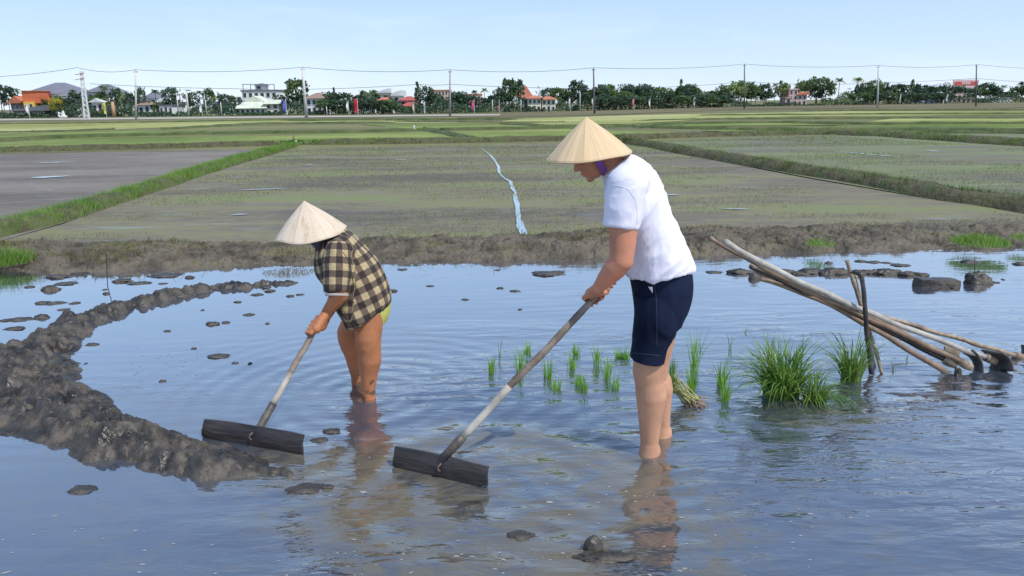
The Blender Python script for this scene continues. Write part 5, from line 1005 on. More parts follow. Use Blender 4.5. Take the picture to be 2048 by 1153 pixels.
KIND = {'round': (ROUND, 'bushy', 'tree'), 'wide': (WIDE, 'broad', 'tree'), 'cone': (CONE, 'narrow pointed', 'tree'), 'airy': (AIRY, 'thin airy', 'tree'), 'palm': (PALM, 'coconut palm', 'palm')}
GM = {'d': (g_dark, 'dark'), 'm': (g_mid, 'green'), 'l': (g_lit, 'light green'), 'y': (g_yel, 'yellow')}
LAND = [(-60, 'past the orange walled house'), (40, 'by the orange walled house'), (92, 'by the large grey hipped roof'), (165, 'by the white lattice pylon'), (222, 'by the yellow flag'), (271, 'by the second power pole'), (310, 'by the grey roofed houses'), (376, 'by the white lamp masts'), (440, 'left of the pale green roofed house'), (520, 'by the pale green roofed house'), (590, 'by the leaning white power pole'), (630, 'by the brown roofed white house'), (690, 'near the red flag'), (740, 'by the white modern houses'), (820, 'by the red roofed house'), (895, 'by the small grey pavilion'), (945, 'by the crimson flag'), (1035, 'by the tall orange gable'), (1085, 'by the cream two storey house'), (1137, 'right of the cream two storey house'), (1187, 'by the pole above the big straw hat'), (1265, 'by the pink flag'), (1345, 'in the dense grove'), (1420, 'at the right end of the dense grove'), (1489, 'by the tall dark power pole'), (1590, 'by the pinkish ruined house'), (1680, 'right of the ruined house'), (1757, 'by the white power pole at right'), (1820, 'right of the white power pole'), (1870, 'by the white sheds'), (1925, 'by the red rooftop sign'), (1953, 'by the rightmost power pole'), (2000, 'by the small white house at right'), (2080, 'at the right edge')]
trees = []
def T(kind, col, px, ytop, wpx, dD=6): trees.append((kind, col, px, ytop, wpx, dD))
for a in [('palm', 'd', 3, 165, 30), ('round', 'd', 18, 180, 30), ('palm', 'd', 40, 173, 18), ('round', 'm', 84, 200, 20), ('round', 'y', 112, 200, 22, 0), ('round', 'd', 134, 202, 34), ('round', 'd', 152, 190, 26), ('round', 'd', 118, 195, 20), ('palm', 'd', 150, 175, 22), ('round', 'd', 187, 198, 22), ('palm', 'd', 214, 166, 34), ('round', 'd', 200, 190, 30), ('round', 'd', 235, 182, 24), ('airy', 'l', 246, 190, 16), ('round', 'd', 262, 190, 20), ('round', 'd', 284, 180, 18), ('palm', 'd', 316, 176, 30), ('round', 'd', 300, 205, 30), ('round', 'd', 322, 208, 40), ('palm', 'd', 352, 177, 24), ('round', 'd', 342, 180, 26), ('airy', 'd', 366, 184, 14), ('round', 'd', 388, 188, 22), ('palm', 'd', 401, 178, 22), ('round', 'd', 420, 182, 20), ('palm', 'd', 424, 180, 16), ('airy', 'l', 436, 190, 22), ('round', 'd', 452, 192, 26), ('round', 'd', 470, 196, 26, 12),
          ('round', 'd', 595, 165, 40), ('round', 'd', 580, 195, 26), ('round', 'd', 607, 195, 30), ('round', 'd', 560, 192, 20, 20), ('round', 'd', 662, 188, 30), ('cone', 'd', 670, 182, 18), ('round', 'd', 690, 190, 36), ('round', 'd', 722, 195, 34), ('round', 'd', 650, 208, 40), ('round', 'd', 705, 205, 40), ('round', 'd', 745, 203, 40), ('round', 'd', 780, 200, 34), ('round', 'd', 760, 210, 40), ('palm', 'd', 727, 177, 22), ('round', 'd', 740, 185, 34, 30),
          ('cone', 'd', 836, 171, 20), ('round', 'd', 852, 177, 34), ('round', 'd', 872, 192, 34), ('round', 'd', 862, 205, 30), ('round', 'd', 912, 188, 30), ('round', 'd', 925, 186, 26), ('round', 'd', 905, 200, 30), ('palm', 'm', 952, 178, 22), ('palm', 'm', 970, 173, 24), ('round', 'd', 940, 195, 30), ('round', 'd', 965, 198, 30), ('round', 'd', 998, 180, 26), ('round', 'm', 1018, 164, 30), ('round', 'd', 1033, 167, 26), ('round', 'd', 985, 195, 30), ('round', 'd', 1010, 192, 30), ('airy', 'd', 1080, 178, 16, 25), ('round', 'd', 1097, 180, 26, 20), ('round', 'd', 1120, 180, 30), ('round', 'd', 1135, 186, 26),
          ('round', 'd', 1156, 168, 32), ('round', 'd', 1142, 185, 24), ('round', 'd', 1200, 175, 30), ('airy', 'd', 1245, 174, 30, 20), ('palm', 'd', 1302, 172, 20), ('cone', 'm', 1360, 166, 22), ('round', 'd', 1378, 176, 26), ('cone', 'd', 1376, 174, 16),
          ('round', 'm', 1442, 174, 26), ('round', 'l', 1470, 168, 34), ('round', 'm', 1492, 170, 36), ('round', 'd', 1487, 182, 34), ('palm', 'd', 1502, 160, 16), ('round', 'l', 1510, 176, 22), ('round', 'd', 1527, 172, 24), ('round', 'd', 1530, 186, 30), ('palm', 'm', 1548, 163, 22), ('palm', 'd', 1560, 158, 14), ('round', 'l', 1562, 172, 26), ('airy', 'm', 1594, 164, 18), ('wide', 'l', 1610, 168, 36, 12), ('wide', 'm', 1632, 160, 42), ('round', 'd', 1630, 178, 26), ('round', 'm', 1650, 170, 30), ('palm', 'm', 1674, 152, 30), ('palm', 'l', 1708, 152, 34), ('round', 'd', 1716, 172, 18), ('airy', 'm', 1698, 180, 26), ('airy', 'l', 1680, 198, 36, -8), ('airy', 'l', 1650, 205, 30, -8), ('round', 'd', 1690, 188, 30), ('round', 'm', 1730, 168, 26), ('round', 'd', 1745, 164, 28), ('round', 'd', 1765, 168, 22), ('palm', 'd', 1782, 166, 16), ('round', 'd', 1775, 178, 34), ('round', 'd', 1800, 172, 30), ('cone', 'd', 1820, 165, 20), ('round', 'd', 1838, 172, 26), ('cone', 'd', 1802, 174, 14), ('round', 'd', 1830, 184, 30), ('round', 'd', 1862, 176, 26), ('wide', 'd', 1892, 175, 50), ('airy', 'm', 1882, 170, 20), ('round', 'd', 1885, 188, 40), ('round', 'd', 1968, 170, 34), ('round', 'd', 1950, 178, 34), ('round', 'd', 1985, 178, 24), ('palm', 'd', 2002, 168, 22), ('round', 'd', 2030, 176, 26), ('palm', 'd', 2039, 162, 26), ('round', 'd', 2052, 172, 30), ('round', 'd', 2015, 186, 26)]: T(*a)
rt = random.Random(5)
for x in range(1170, 1450, 13): T('round' if rt.random() < .75 else 'wide', 'd' if rt.random() < .62 else 'm', x+rt.uniform(-4, 4), 178+rt.uniform(-5, 9)+(6 if x > 1390 else 0), rt.uniform(26, 38), rt.uniform(4, 20))
for x in range(1176, 1450, 17): T('round', 'd', x+rt.uniform(-4, 4), 192+rt.uniform(-4, 6), rt.uniform(26, 34), -2)
for x in list(range(650, 800, 19))+list(range(1725, 1900, 18)): T('round', 'd', x+rt.uniform(-4, 4), 202 if x < 1000 else 188, rt.uniform(24, 34), 0)
for x in list(range(-420, 0, 28))+list(range(2070, 2250, 24)): T(rt.choice(['round', 'palm', 'wide']), 'd', x, (185 if x < 0 else 172)+rt.uniform(-8, 8), 32)
seen = {}
rc_ = random.Random(3)
for kind, col, px, yt, wpx, dD in trees:
    if col == 'd' and rc_.random() < .3: col = 'm'
    land = min(LAND, key=lambda t: abs(t[0]-px))[1]; hgt = 'tall' if yt < 176 else ('low' if yt > 194 else 'medium'); lab = ' '.join(['%s %s' % (hgt, GM[col][1]), KIND[kind][1].replace('narrow ', '').replace('thin ', '')]+([KIND[kind][2]] if kind != 'palm' else [])+[land]); seen.setdefault(lab, []).append((px, kind, col, yt, wpx, dD))
ti = 0
for lab, L_ in seen.items():
    L_.sort()
    for i, (px, kind, col, yt, wpx, dD) in enumerate(L_):
        ti += 1; D = Db(px)+dD; H_ = Zt(px, yt, D)*(1.16 if kind != 'palm' else 1.05); wd = abs(W(px+wpx/2, D)-W(px-wpx/2, D))*1.25; r = random.Random(ti*7+1)
        ln = lab
        if len(L_) > 1:
            side = (['left', 'right'] if len(L_) == 2 else ['left', 'middle', 'right'] if len(L_) == 3 else ['first', 'second', 'third', 'fourth', 'fifth', 'sixth', 'seventh'])[min(i, 6)]; ln = side+' '+lab if len(L_) < 4 else side+' (from left) '+lab
            ln = ln.replace(' (from left)', '') if len(L_) > 3 else ln
        t = tag(empty('palm_tree' if kind == 'palm' else 'leafy_tree', (W(px, D), D, 0)), ln, KIND[kind][2], 'trees along the far edge of the fields')
        cm, tm = r.choice(KIND[kind][0]); t.scale = (wd*(1.25 if kind != 'palm' else 1.5), wd*(1.25 if kind != 'palm' else 1.5), H_); t.rotation_euler.z = r.uniform(0, 6.28) if kind != 'palm' else r.choice([0, 3.14])+r.uniform(-.4, .4)
        for nm, me_, mt in (('crown', cm, GM[col][0]), ('trunk', tm, g_bark)):
            if not me_.materials: me_.materials.append(mt)
            o = bpy.data.objects.new(nm, me_); COL.objects.link(o); o.parent = t; o.material_slots[0].link = 'OBJECT'; o.material_slots[0].material = mt
def undergrowth():
    V = []; r = np.random.default_rng(77); n = 34000
    px = r.uniform(-300, 2350, n); dd = r.uniform(-2, 5, n)
    den = np.array([vnoise(np.array([p/22.]), np.array([.5]))[0] for p in px[:1]]) ; nz = vnoise(px/22, px*0, 0, 3)
    D = np.interp(px, [-400, 0, 900, 1200, 1500, 2048, 2600], [165, 157, 142, 157, 205, 235, 260])+dd; X = (px-1024)/PF*D*1.0; hh = 2.5*(.75+.5*nz)+.4*vnoise(px/5, dd, 0, 9)
    hh = np.where((px > 470) & (px < 560), .5, hh); hh = np.where((px > 265) & (px < 350), hh*.4, hh); hh = np.where(((px > 1500) & (px < 1640)) | ((px > 1050) & (px < 1112)) | ((px > 610) & (px < 646)), hh*.35, hh); hh = np.where((px < 100), hh*.35, hh)
    Z = r.uniform(0, 1, n)**.7*hh; X = np.array([W(p, d_) for p, d_ in zip(px, D)]); c = np.stack([X, D, Z], 1); u_ = r.normal(0, 1, (n, 3)); u_ /= np.linalg.norm(u_, axis=1)[:, None]; v_ = np.cross(u_, r.normal(0, 1, (n, 3))); v_ /= np.linalg.norm(v_, axis=1)[:, None]; s_ = r.uniform(.12, .32, n)[:, None]
    V = np.stack([c-u_*s_, c-v_*s_*.6, c+u_*s_, c+v_*s_*.6], 1).reshape(-1, 3); tag(link('undergrowth', npmesh('ug', V, np.arange(4*n).reshape(-1, 4)), g_dark), 'dark low undergrowth along the foot of the far trees', 'undergrowth', kind='stuff')
undergrowth()
# ---- buildings
def wm(n, c): return M(n, [tuple(v*.8 for v in c), c, tuple(min(v*1.1, 1) for v in c)], scale=.6, detail=7, rough=.9)
w_white = wm('white_render', (.8, .8, .78)); w_cream = wm('cream_render', (.8, .74, .56)); w_pink = wm('pinkish_render', (.62, .42, .36)); w_orange = wm('orange_render', (.62, .16, .07)); w_yel = wm('yellow_render', (.7, .45, .06)); w_grey = wm('grey_wood', (.2, .17, .15))
r_grey = wm('grey_tiles', (.17, .17, .2)); r_terra = wm('terracotta_tiles', (.5, .17, .09)); r_red = wm('red_tiles', (.4, .09, .07)); r_brown = wm('brown_tiles', (.3, .2, .15)); r_green = wm('pale_green_tiles', (.6, .64, .5)); r_or = wm('orange_tiles', (.36, .12, .07)); r_white = wm('pale_sheet_roof', (.66, .67, .68))
glass = flat('dark_window', (.03, .04, .05), rough=.15); trim = flat('trim', (.55, .54, .5))
def wall_box(s, x0, x1, y0, y1, z0, z1): s.box(((x0+x1)/2, (y0+y1)/2, (z0+z1)/2), (x1-x0, y1-y0, z1-z0))
def roofpart(t, kind, x0, x1, y0, y1, z0, z1, mat, oh=.5, name='roof'):
    s = Soup(); a, b, c, d = x0-oh, x1+oh, y0-oh, y1+oh; zm = z0-.02; T_ = .12
    if kind == 'hip':
        i = min((d-c)/2, (b-a)*.4); q = [(a, c, zm), (b, c, zm), (b, d, zm), (a, d, zm), (a+i, (c+d)/2, z1), (b-i, (c+d)/2, z1)]; s.add([Vector(p) for p in q], [(0, 1, 5, 4), (1, 2, 5), (2, 3, 4, 5), (3, 0, 4), (3, 2, 1, 0)])
    elif kind == 'gable':   # ridge runs left to right
        q = [(a, c, zm), (b, c, zm), (b, d, zm), (a, d, zm), (a, (c+d)/2, z1), (b, (c+d)/2, z1)]; s.add([Vector(p) for p in q], [(0, 1, 5, 4), (1, 2, 5), (2, 3, 4, 5), (3, 0, 4), (3, 2, 1, 0)])
    elif kind == 'front':   # gable faces the fields
        m = (a+b)/2; q = [(a, c, zm), (b, c, zm), (b, d, zm), (a, d, zm), (m, c, z1), (m, d, z1)]; s.add([Vector(p) for p in q], [(0, 1, 4), (1, 2, 5, 4), (2, 3, 5), (3, 0, 4, 5), (3, 2, 1, 0)])
    elif kind == 'shed':
        q = [(a, c, zm), (b, c, zm), (b, d, zm), (a, d, zm), (a, c, zm+.15), (b, c, z1), (b, d, z1), (a, d, zm+.15)]; s.add([Vector(p) for p in q], [(0, 1, 5, 4), (1, 2, 6, 5), (2, 3, 7, 6), (3, 0, 4, 7), (4, 5, 6, 7), (3, 2, 1, 0)])
    else: wall_box(s, a, b, c, d, z0, z1)
    o = link(name, s.mesh(), mat, t); return o
def windows(t, x0, x1, y, z0, z1, nx, ny=1, fill=.5, door=False):
    for i in range(nx):
        for j in range(ny):
            cw = (x1-x0)/nx; ch = (z1-z0)/ny; cx_ = x0+cw*(i+.5); cz = z0+ch*(j+.5); w_, h_ = min(cw*fill, 1.7), ch*.55
            isd = door and i == nx//2 and j == 0
            if isd: h_ = ch*.85; cz = z0+h_/2+.02
            s = Soup(); f = .09
            for (a, b, c, d) in ((-w_/2-f, w_/2+f, h_/2, h_/2+f), (-w_/2-f, w_/2+f, -h_/2-f, -h_/2), (-w_/2-f, -w_/2, -h_/2, h_/2), (w_/2, w_/2+f, -h_/2, h_/2)): wall_box(s, cx_+a, cx_+b, y-.08, y+.02, cz+c, cz+d)
            fr = link('door' if isd else 'window', s.mesh(), trim, t); s = Soup(); wall_box(s, cx_-w_/2, cx_+w_/2, y-.03, y+.02, cz-h_/2, cz+h_/2); p = link('panel' if isd else 'pane', s.mesh(), glass, fr); p.matrix_parent_inverse = Matrix()
def house(name, label, cat, vols, mats=None):
    # vols: (px0, px1, ybase|None, ywall, D offset, depth, wall mat, roof kind, yroof, roof mat, nx, ny)
    px = vols[0][0]; D0 = Db(px)+vols[0][4]; t = tag(empty(name, (W(px, D0), D0, 0)), label, cat)
    for k, (p0, p1, yb, yw, dD, dep, wmat, rk, yr, rmat, nx, ny) in enumerate(vols):
        D = Db((p0+p1)/2)+dD; x0, x1 = W(p0, D), W(p1, D); z0 = 0 if yb is None else Zt(p0, yb, D); z1 = Zt((p0+p1)/2, yw, D); s = Soup(); wall_box(s, x0, x1, D, D+dep, z0-.02*k, z1); link('wall', s.mesh(), wmat, t)
        if rk:
            zr = Zt((p0+p1)/2, yr, D+dep/2 if rk in ('hip', 'gable') else D); roofpart(t, rk, x0, x1, D, D+dep, z1, max(zr, z1+.15), rmat, .5 if rk != 'flat' else .2)
        if nx: windows(t, x0, x1, D, z0, z1, nx, ny, door=(yb is None))
    return t
house('tiled_house', 'orange and yellow walled house with a terracotta roof at the far left', 'house', [(22, 47, None, 207, 5, 7, w_grey, 'front', 192, r_terra, 3, 1), (48, 76, 207, 183, 3.5, 5, w_orange, 'flat', 182, r_terra, 0, 0), (48, 68, None, 204, 3, 5, w_yel, None, 0, None, 2, 1)])
house('open_shelter', 'low dark open shelter with a long grey awning in front of the orange house', 'shelter', [(24, 88, None, 222, 0, 4, w_grey, 'shed', 211, r_grey, 6, 1)])
house('villa', 'large white villa under a wide grey hipped roof', 'house', [(50, 140, None, 188, 9, 12, w_white, 'hip', 166, r_grey, 6, 2), (112, 146, None, 197, 7, 6, w_white, 'flat', 195, r_white, 2, 1)])
house('villa', 'white house with a grey hipped roof right of the lattice pylon', 'house', [(178, 216, None, 184, 8, 9, w_white, 'hip', 169, r_grey, 3, 2)])
house('shelter', 'low thatched shelter behind the yellow flag', 'shelter', [(182, 222, None, 226, 2, 3, w_grey, 'shed', 221, r_brown, 2, 1)])
house('villa', 'white house with several grey roofs behind palms, left of the lamp masts', 'house', [(243, 268, None, 203, 14, 8, w_cream, 'hip', 191, r_grey, 2, 1), (286, 312, None, 197, 22, 9, w_white, 'hip', 183, r_grey, 3, 2), (316, 342, None, 204, 14, 8, w_white, 'front', 194, r_white, 2, 1), (268, 300, None, 212, 10, 6, w_white, 'shed', 204, r_white, 3, 1)])
house('garden_house', 'cream house with a broad pale green roof and veranda', 'house', [(470, 530, None, 217, 4, 8, w_cream, 'hip', 197, r_green, 6, 1), (492, 530, 217, 205, 7, 4, w_cream, 'front', 192, r_green, 0, 0), (530, 558, None, 208, 5, 7, w_cream, 'gable', 200, r_green, 2, 2)])
t = house('apartment_block', 'white flat roofed block with a rooftop tower behind the green roofed house', 'building', [(486, 556, None, 183, 40, 14, w_white, 'flat', 180, r_grey, 6, 3), (514, 528, 180, 171, 44, 5, w_white, 'hip', 167, r_grey, 1, 1)])
D = Db(520)+41; s = Soup()
for px in (490, 505, 537, 552): s.tube([(W(px, D), D, Zt(px, 182, D)), (W(px, D), D, Zt(px, 169, D))], .09, 6)
s.tube([(W(489, D), D, Zt(489, 169, D)), (W(553, D), D, Zt(553, 169, D))], .09, 6); link('roof_frame', s.mesh(), w_grey, t)
house('villa', 'white house with a brown hipped roof right of the leaning white pole', 'house', [(613, 645, None, 197, 3, 8, w_white, 'hip', 186, r_brown, 3, 2)])
house('modern_house', 'white modern house with a slanted upturned roof', 'house', [(728, 765, None, 190, 30, 9, w_white, 'flat', 188, r_white, 3, 2), (758, 776, 190, 186, 30, 6, w_white, 'shed', 177, r_white, 0, 0)])
house('modern_house', 'white modern house with a second slanted roof left of the red roof', 'house', [(774, 800, None, 192, 34, 8, w_white, 'shed', 181, r_white, 2, 2)])
house('villa', 'pink walled house with two tiers of bright red roof', 'house', [(798, 842, None, 213, 8, 6, w_pink, 'hip', 205, r_red, 3, 1), (800, 830, None, 201, 14, 7, w_pink, 'hip', 193, r_red, 2, 2)])
house('distant_block', 'faint pinkish block far behind the trees left of the grey pavilion', 'building', [(864, 897, None, 182, 90, 14, w_pink, 'flat', 180, r_terra, 5, 4)])
house('distant_block', 'low pinkish block far behind the trees left of the crimson flag', 'building', [(932, 962, None, 190, 90, 12, w_pink, 'flat', 188, r_terra, 4, 2)])
t = tag(empty('pavilion', (W(895, Db(895)+3), Db(895)+3, 0)), 'small open pavilion with a shallow grey roof behind the pole at centre left', 'pavilion'); D = Db(895)+3; roofpart(t, 'hip', W(880, D), W(914, D), D, D+4, Zt(895, 213, D), Zt(895, 207, D), r_grey, .3)
for px in (884, 911):
    for dy in (.3, 3.7): s = Soup(); s.tube([(W(px, D), D+dy, -.05), (W(px, D), D+dy, Zt(px, 213, D))], .1, 6); link('post', s.mesh(), w_grey, t)
house('gabled_hall', 'tall steep orange tiled gable rising behind the cream two storey house', 'building', [(1036, 1062, None, 193, 22, 9, w_cream, 'hip', 171, r_or, 2, 2)])
house('cream_villa', 'cream two storey house with terracotta eaves in front of the orange gable', 'house', [(1056, 1082, None, 197, 0, 7, w_cream, 'hip', 191, r_terra, 3, 2), (1084, 1111, None, 199, -1, 7, w_cream, 'hip', 193, r_terra, 3, 2), (1046, 1058, None, 196, 10, 5, w_cream, 'hip', 189, r_or, 1, 1)])
house('ruined_house', 'pinkish weathered house with empty windows among the light green trees', 'house', [(1576, 1594, None, 180, 2, 7, w_pink, 'flat', 178, w_pink, 2, 3), (1594, 1612, None, 190, 1, 6, w_pink, 'shed', 184, r_terra, 2, 2), (1570, 1582, None, 196, -1, 3, w_pink, 'flat', 195, w_pink, 1, 1)])
house('pale_shed', 'white shed with a slanted roof behind the dark trees at right', 'shed', [(1846, 1866, None, 178, 40, 8, w_white, 'shed', 168, r_white, 2, 1)])
house('pale_shed', 'second white shed nearer the red rooftop sign', 'shed', [(1868, 1892, None, 178, 38, 8, w_white, 'shed', 167, r_white, 2, 1)])
t = house('sign_building', 'pinkish building carrying a large red and white rooftop sign', 'building', [(1902, 1950, None, 181, 30, 10, w_pink, 'flat', 180, r_white, 5, 3)])
D = Db(1926)+29.5; s = Soup(); wall_box(s, W(1901, D), W(1951, D), D, D+.5, Zt(1926, 181, D), Zt(1926, 160, D)); sg = link('rooftop_sign', s.mesh(), wm('sign_white', (.75, .55, .55)), t)
s = Soup(); wall_box(s, W(1903, D), W(1949, D), D-.08, D, Zt(1926, 171, D), Zt(1926, 163.5, D)); o = link('sign_band', s.mesh(), wm('sign_red', (.6, .12, .1)), sg); o.matrix_parent_inverse = Matrix()
s = Soup()
for k, (a, b, c, d) in enumerate([(1918, 1920, 163.8, 169), (1921, 1924, 164.5, 166), (1921, 1923, 167, 169), (1925, 1927, 163.8, 169), (1928, 1931, 165, 168.5), (1932, 1933.5, 164, 169)]): wall_box(s, W(a, D), W(b, D), D-.14, D-.08, Zt(1926, d, D), Zt(1926, c, D))
o = link('sign_marks', s.mesh(), r_white, sg); o.matrix_parent_inverse = Matrix()
house('white_house', 'small white house with a shallow roof right of the last power pole', 'house', [(1994, 2013, None, 184, 20, 7, w_white, 'gable', 177, r_white, 2, 2)])
house('white_house', 'small white house with a pale gable between the pylon and the yellow flag', 'house', [(184, 206, None, 205, 4, 6, w_white, 'front', 197, r_white, 2, 1)])
house('white_house', 'white house with a brown roof right of the second power pole', 'house', [(276, 300, None, 210, 3, 6, w_white, 'hip', 203, r_brown, 2, 1)])
house('white_house', 'white flat roofed house right of the grey roofed houses', 'house', [(318, 345, None, 212, 3, 6, w_white, 'flat', 210, r_grey, 3, 1)])
house('white_house', 'low white house with a grey roof right of the lamp masts', 'house', [(424, 448, None, 208, 5, 6, w_white, 'hip', 201, r_grey, 2, 1)])
house('white_house', 'white house with a red brown roof left of the bright red roof', 'house', [(752, 780, None, 203, 4, 6, w_white, 'hip', 195, r_terra, 3, 1)])
house('white_house', 'white gabled house among dark trees left of the red rooftop sign', 'house', [(1868, 1886, None, 190, 3, 6, w_white, 'front', 184, r_white, 2, 1)])
house('garden_wall', 'long low white wall under the trees at the right', 'wall', [(1980, 2022, None, 197, 4, .4, w_white, 'flat', 196, r_white, 0, 0)])
# ---- power poles and lines
conc = flat('pale_concrete', (.6, .58, .56)); dconc = flat('dark_shaded_concrete', (.14, .12, .13))  # darker tone puts cloud shadow into some poles; fittings share it
poles = [(155, 138, 237, 158, 104, conc), (271, 142, 242, 272, 105, conc), (605, 137, 237, 613, 108, conc), (900, 142, 234, 900, 106, flat('grey_concrete', (.36, .33, .33))), (1187, 138, 229, 1189, 112, dconc), (1489, 130, 214, 1489, 150, dconc), (1757, 133, 217, 1755, 138, conc), (1953, 131, 213, 1952, 146, dconc)]
lab = ['', 'white power pole right of the yellow flag', 'leaning white power pole, thickest of the row', 'slim grey power pole left of the channel', 'dark power pole above the large straw hat', 'dark power pole in front of the light green trees', 'white power pole standing right of the tall palms', 'dark power pole beside the red rooftop sign']
tops = [at(-120, 158, 104)]; r = []
for k, (px, yt, yb, pb, D, mt) in enumerate(poles):
    top = at(px, yt, D); tops.append(top); ba = at(pb, yb, D); ba.z = -.1
    if k == 0: continue
    t = tag(empty('power_pole', (ba.x, D, 0)), lab[k], 'power pole', 'power poles across the fields'); s = Soup(); s.tube([ba, ba.lerp(top, .5), top], [.16 if k != 2 else .24, .13 if k != 2 else .19, .10 if k != 2 else .14], 10); link('pole', s.mesh(), mt, t, smooth=True)
    s = Soup(); s.box(top-Vector((0, 0, .15)), (.55, .1, .1)); link('crossarm', s.mesh(), dconc, t); s = Soup(); s.tube([top-Vector((0, 0, .05)), top+Vector((0, 0, .14))], .05, 8); link('insulator', s.mesh(), dconc, t)
tops.append(at(2200, 140, 165))
def wire(P, sag, label):
    pts = []
    for a, b in zip(P[:-1], P[1:]):
        for k in range(14): t = k/14; p = a.lerp(b, t); pts.append(p-Vector((0, 0, sag*4*t*(1-t))))
    pts.append(P[-1]); s = Soup(); s.tube(pts, .028, 5); tag(link('power_line', s.mesh(), flat('wire', (.07, .07, .08))), label, 'power line')
wire([p+Vector((0, 0, .14)) for p in tops], .42, 'upper power line strung along the tops of all the power poles')
low = [at(180, 168, 104), at(480, 178, 107), at(608, 179, 107.5), at(840, 169, 106.5), at(900, 169, 106), at(1187, 178, 112), at(1380, 172, 138), at(1489, 163, 150), at(1620, 169, 144), at(1757, 166, 138), at(1953, 157, 146), at(2060, 164, 155)]
wire(low, .12, 'lower power line crossing the poles at treetop height')
# lattice pylon
def pylon():
    D = 104; t = tag(empty('lattice_pylon', (W(172, D), D, 0)), 'white lattice pylon with red and white arms at the left', 'pylon'); w_ = flat('white_steel', (.7, .7, .7)); rd = flat('red_steel', (.55, .25, .25))
    for i, (a, b, dy) in enumerate((((160, 142), (168, 237), 0), ((164, 142), (178, 237), 0), ((161, 143), (170, 236), 1.2), ((165, 143), (180, 236), 1.2))): s = Soup(); s.tube([at(b[0], b[1]+3, D+dy), at(a[0], a[1], D+dy)], .06, 6); link('leg', s.mesh(), w_, t)
    s = Soup()
    for k in range(9):
        f = k/9; g_ = (k+1)/9; L_ = lambda q, x0, x1, y0=142, y1=237: at(x0+(x1-x0)*q, y0+(y1-y0)*q, D); s.tube([L_(f, 160, 168), L_(g_, 164, 178)], .045, 5); s.tube([L_(f, 164, 178), L_(g_, 160, 168)], .045, 5)
    link('bracing', s.mesh(), w_, t)
    for y in (148, 158): s = Soup(); s.tube([at(150, y+2, D-.1), at(161, y, D-.1), at(169, y-2, D-.1)], .05, 6); link('arm', s.mesh(), rd, t)
pylon()
def mast(px, yt, yb, label, arms=False, name='lamp_mast', mat=conc, r_=.07, dD=-6):
    D = Db(px)+dD; t = tag(empty(name, (W(px, D), D, 0)), label, 'mast'); s = Soup(); s.tube([(W(px, D), D, -.05), (W(px, D), D, Zt(px, yt, D))], [r_*1.3, r_], 8); link('post', s.mesh(), mat, t, smooth=True)
    if arms: s = Soup(); z = Zt(px, yt+3, D); s.tube([(W(px-6, D), D, z), (W(px+6, D), D, z)], .07, 6); link('arm', s.mesh(), mat, t); s = Soup(); s.box((W(px+5, D), D, z-.12), (.7, .25, .15)); link('lamp_head', s.mesh(), dconc, t)
mast(376, 177, 232, 'tall white lamp mast with a lamp arm near the white flag', True, r_=.14); mast(356, 186, 232, 'pale mast with a cross arm left of the tall lamp mast', True); mast(412, 200, 230, 'short thin white post right of the white flag left of the green roof'); mast(442, 205, 230, 'thin white post left of the pale green roof'); mast(1042, 200, 222, 'thin white post in front of the orange gable'); mast(1160, 185, 222, 'thin pale lamp post left of the dark power pole'); mast(985, 200, 225, 'thin pale post right of the crimson flag'); mast(8, 205, 238, 'brown post at the left edge of the fields', True, mat=w_grey)
mast(226, 204, 236, 'orange painted column right of the yellow flag', False, 'painted_column', wm('faded_orange', (.5, .28, .16)), .28); mast(653, 213, 229, 'thin pale post right of the brown roofed house')
def flag(px, yt, yb, wpx, c, label):
    D = Db(px)-5; t = tag(empty('feather_flag', (W(px, D), D, 0)), label, 'flag', 'feather flags along the edge of the fields'); s = Soup(); s.tube([(W(px+wpx*.5, D), D, -.05), (W(px+wpx*.5, D), D, Zt(px, yt-1, D))], .05, 6); link('pole', s.mesh(), conc, t)
    n = 10; R_ = []
    for k in range(n+1):
        q = k/n; y = yb-(yb-yt)*q; ww = wpx*.7*(.35+.65*math.sin(math.pi*(.15+.7*(1-q)))); x1 = W(px+wpx*.5, D)-.06; x0 = W(px+wpx*.5-ww, D); dy = .22*math.sin(q*5+px); z = Zt(px, y, D); R_.append([Vector((x0, D+dy-.02, z)), Vector((x1, D-.02, z)), Vector((x1, D+.02, z)), Vector((x0, D+dy+.02, z))])
    s = Soup(); s.rings(R_); link('cloth', s.mesh(), flat('flag_cloth', c, rough=.9), t)
WT = (.75, .75, .72)
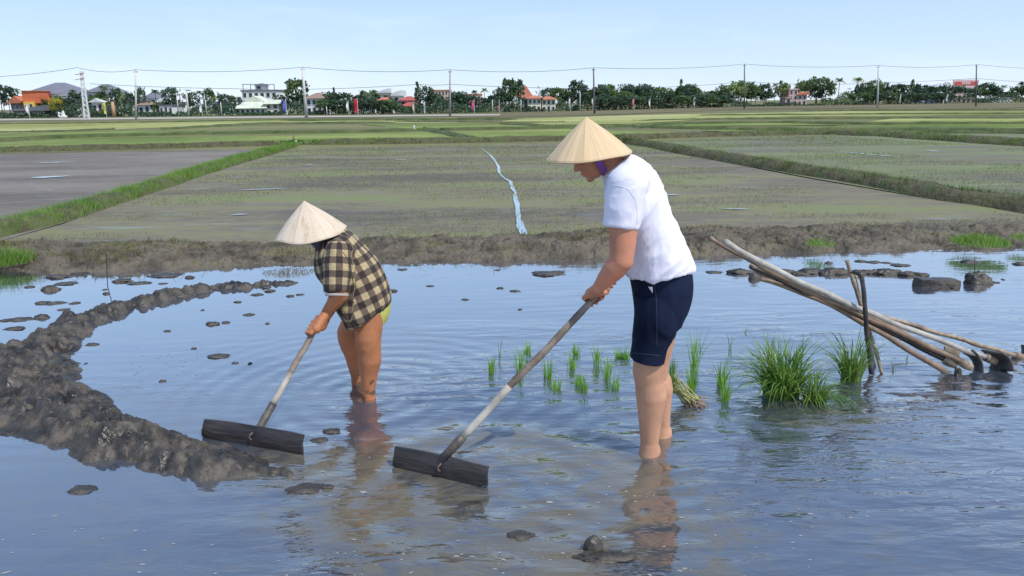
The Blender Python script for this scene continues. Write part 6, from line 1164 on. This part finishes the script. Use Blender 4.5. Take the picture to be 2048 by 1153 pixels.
for a in [(207, 206, 228, 8, (.8, .72, .02), 'bright yellow feather flag between the pylon and the orange column'), (53, 208, 229, 7, WT, 'white feather flag in front of the dark shelter at far left'), (400, 205, 225, 6, WT, 'white feather flag right of the tall lamp mast'), (568, 200, 226, 9, (.12, .14, .5), 'blue purple feather flag right of the green roofed house'), (694, 203, 222, 6, WT, 'white feather flag left of the red flag'), (710, 198, 226, 11, (.75, .03, .08), 'large bright red feather flag among the dark trees'), (848, 204, 226, 4, WT, 'white feather flag right of the red roofed house'), (826, 205, 224, 4, (.7, .45, .35), 'faded orange feather flag in front of the red roofed house'),
          (945, 200, 222, 7, (.6, .06, .18), 'crimson feather flag right of the grey pavilion'), (997, 200, 222, 3, (.5, .04, .2), 'thin dark pink feather flag left of the tall trees'), (1138, 198, 216, 5, WT, 'white feather flag right of the cream two storey house'), (1265, 198, 214, 5, (.7, .12, .22), 'pink feather flag in front of the dense grove'), (1298, 197, 213, 4, WT, 'white feather flag right of the pink flag'), (1184, 197, 210, 4, (.6, .62, .45), 'pale green feather flag left beside the dark power pole'), (1387, 195, 211, 5, WT, 'white feather flag left of the light green trees'), (1798, 189, 204, 3, WT, 'narrow white feather flag right of the white power pole'), (1891, 189, 203, 4, WT, 'white feather flag left of the red rooftop sign')]: flag(*a)
# small things on the bunds
def statue():
    D = Db(122)-4; t = tag(empty('garden_statue', (W(122, D), D, 0)), 'small white garden statue on a plinth left of the pylon', 'statue'); s = Soup(); z = Zt(122, 222, D); x = W(124, D); s.box((x, D, .2), (1.2, .8, .4)); s.cap((x, D, .5), (x+.05, D, z-.35), .38, .25); s.ell((x+.05, D, z-.2), (.2, .2, .24)); s.cap((x-.3, D, .8), (x-.85, D, 1.0), .12, .09); s.cap((x-.85, D, .3), (x-.85, D, 1.1), .16, .1)
    me = bake(s, 'statue', .06, 1); link('figure', me, w_white, t)
statue()
for px, py, h_, l_ in ((828, 258, 9, 'small pale marker stone on a far bund above the channel'), (592, 288, 8, 'short white marker post where the grassy bunds meet')):
    g_ = gp(px, py, .1); sc = PF/g_.y; s = Soup(); hh = h_*.55/sc; s.tube([(g_.x, g_.y, 0), (g_.x, g_.y, hh*.7+.15), (g_.x+.03, g_.y, hh+.15)], [.055*g_.y/32, .05*g_.y/32, .02], 8); tag(link('marker_post', s.mesh(), trim), l_, 'marker')
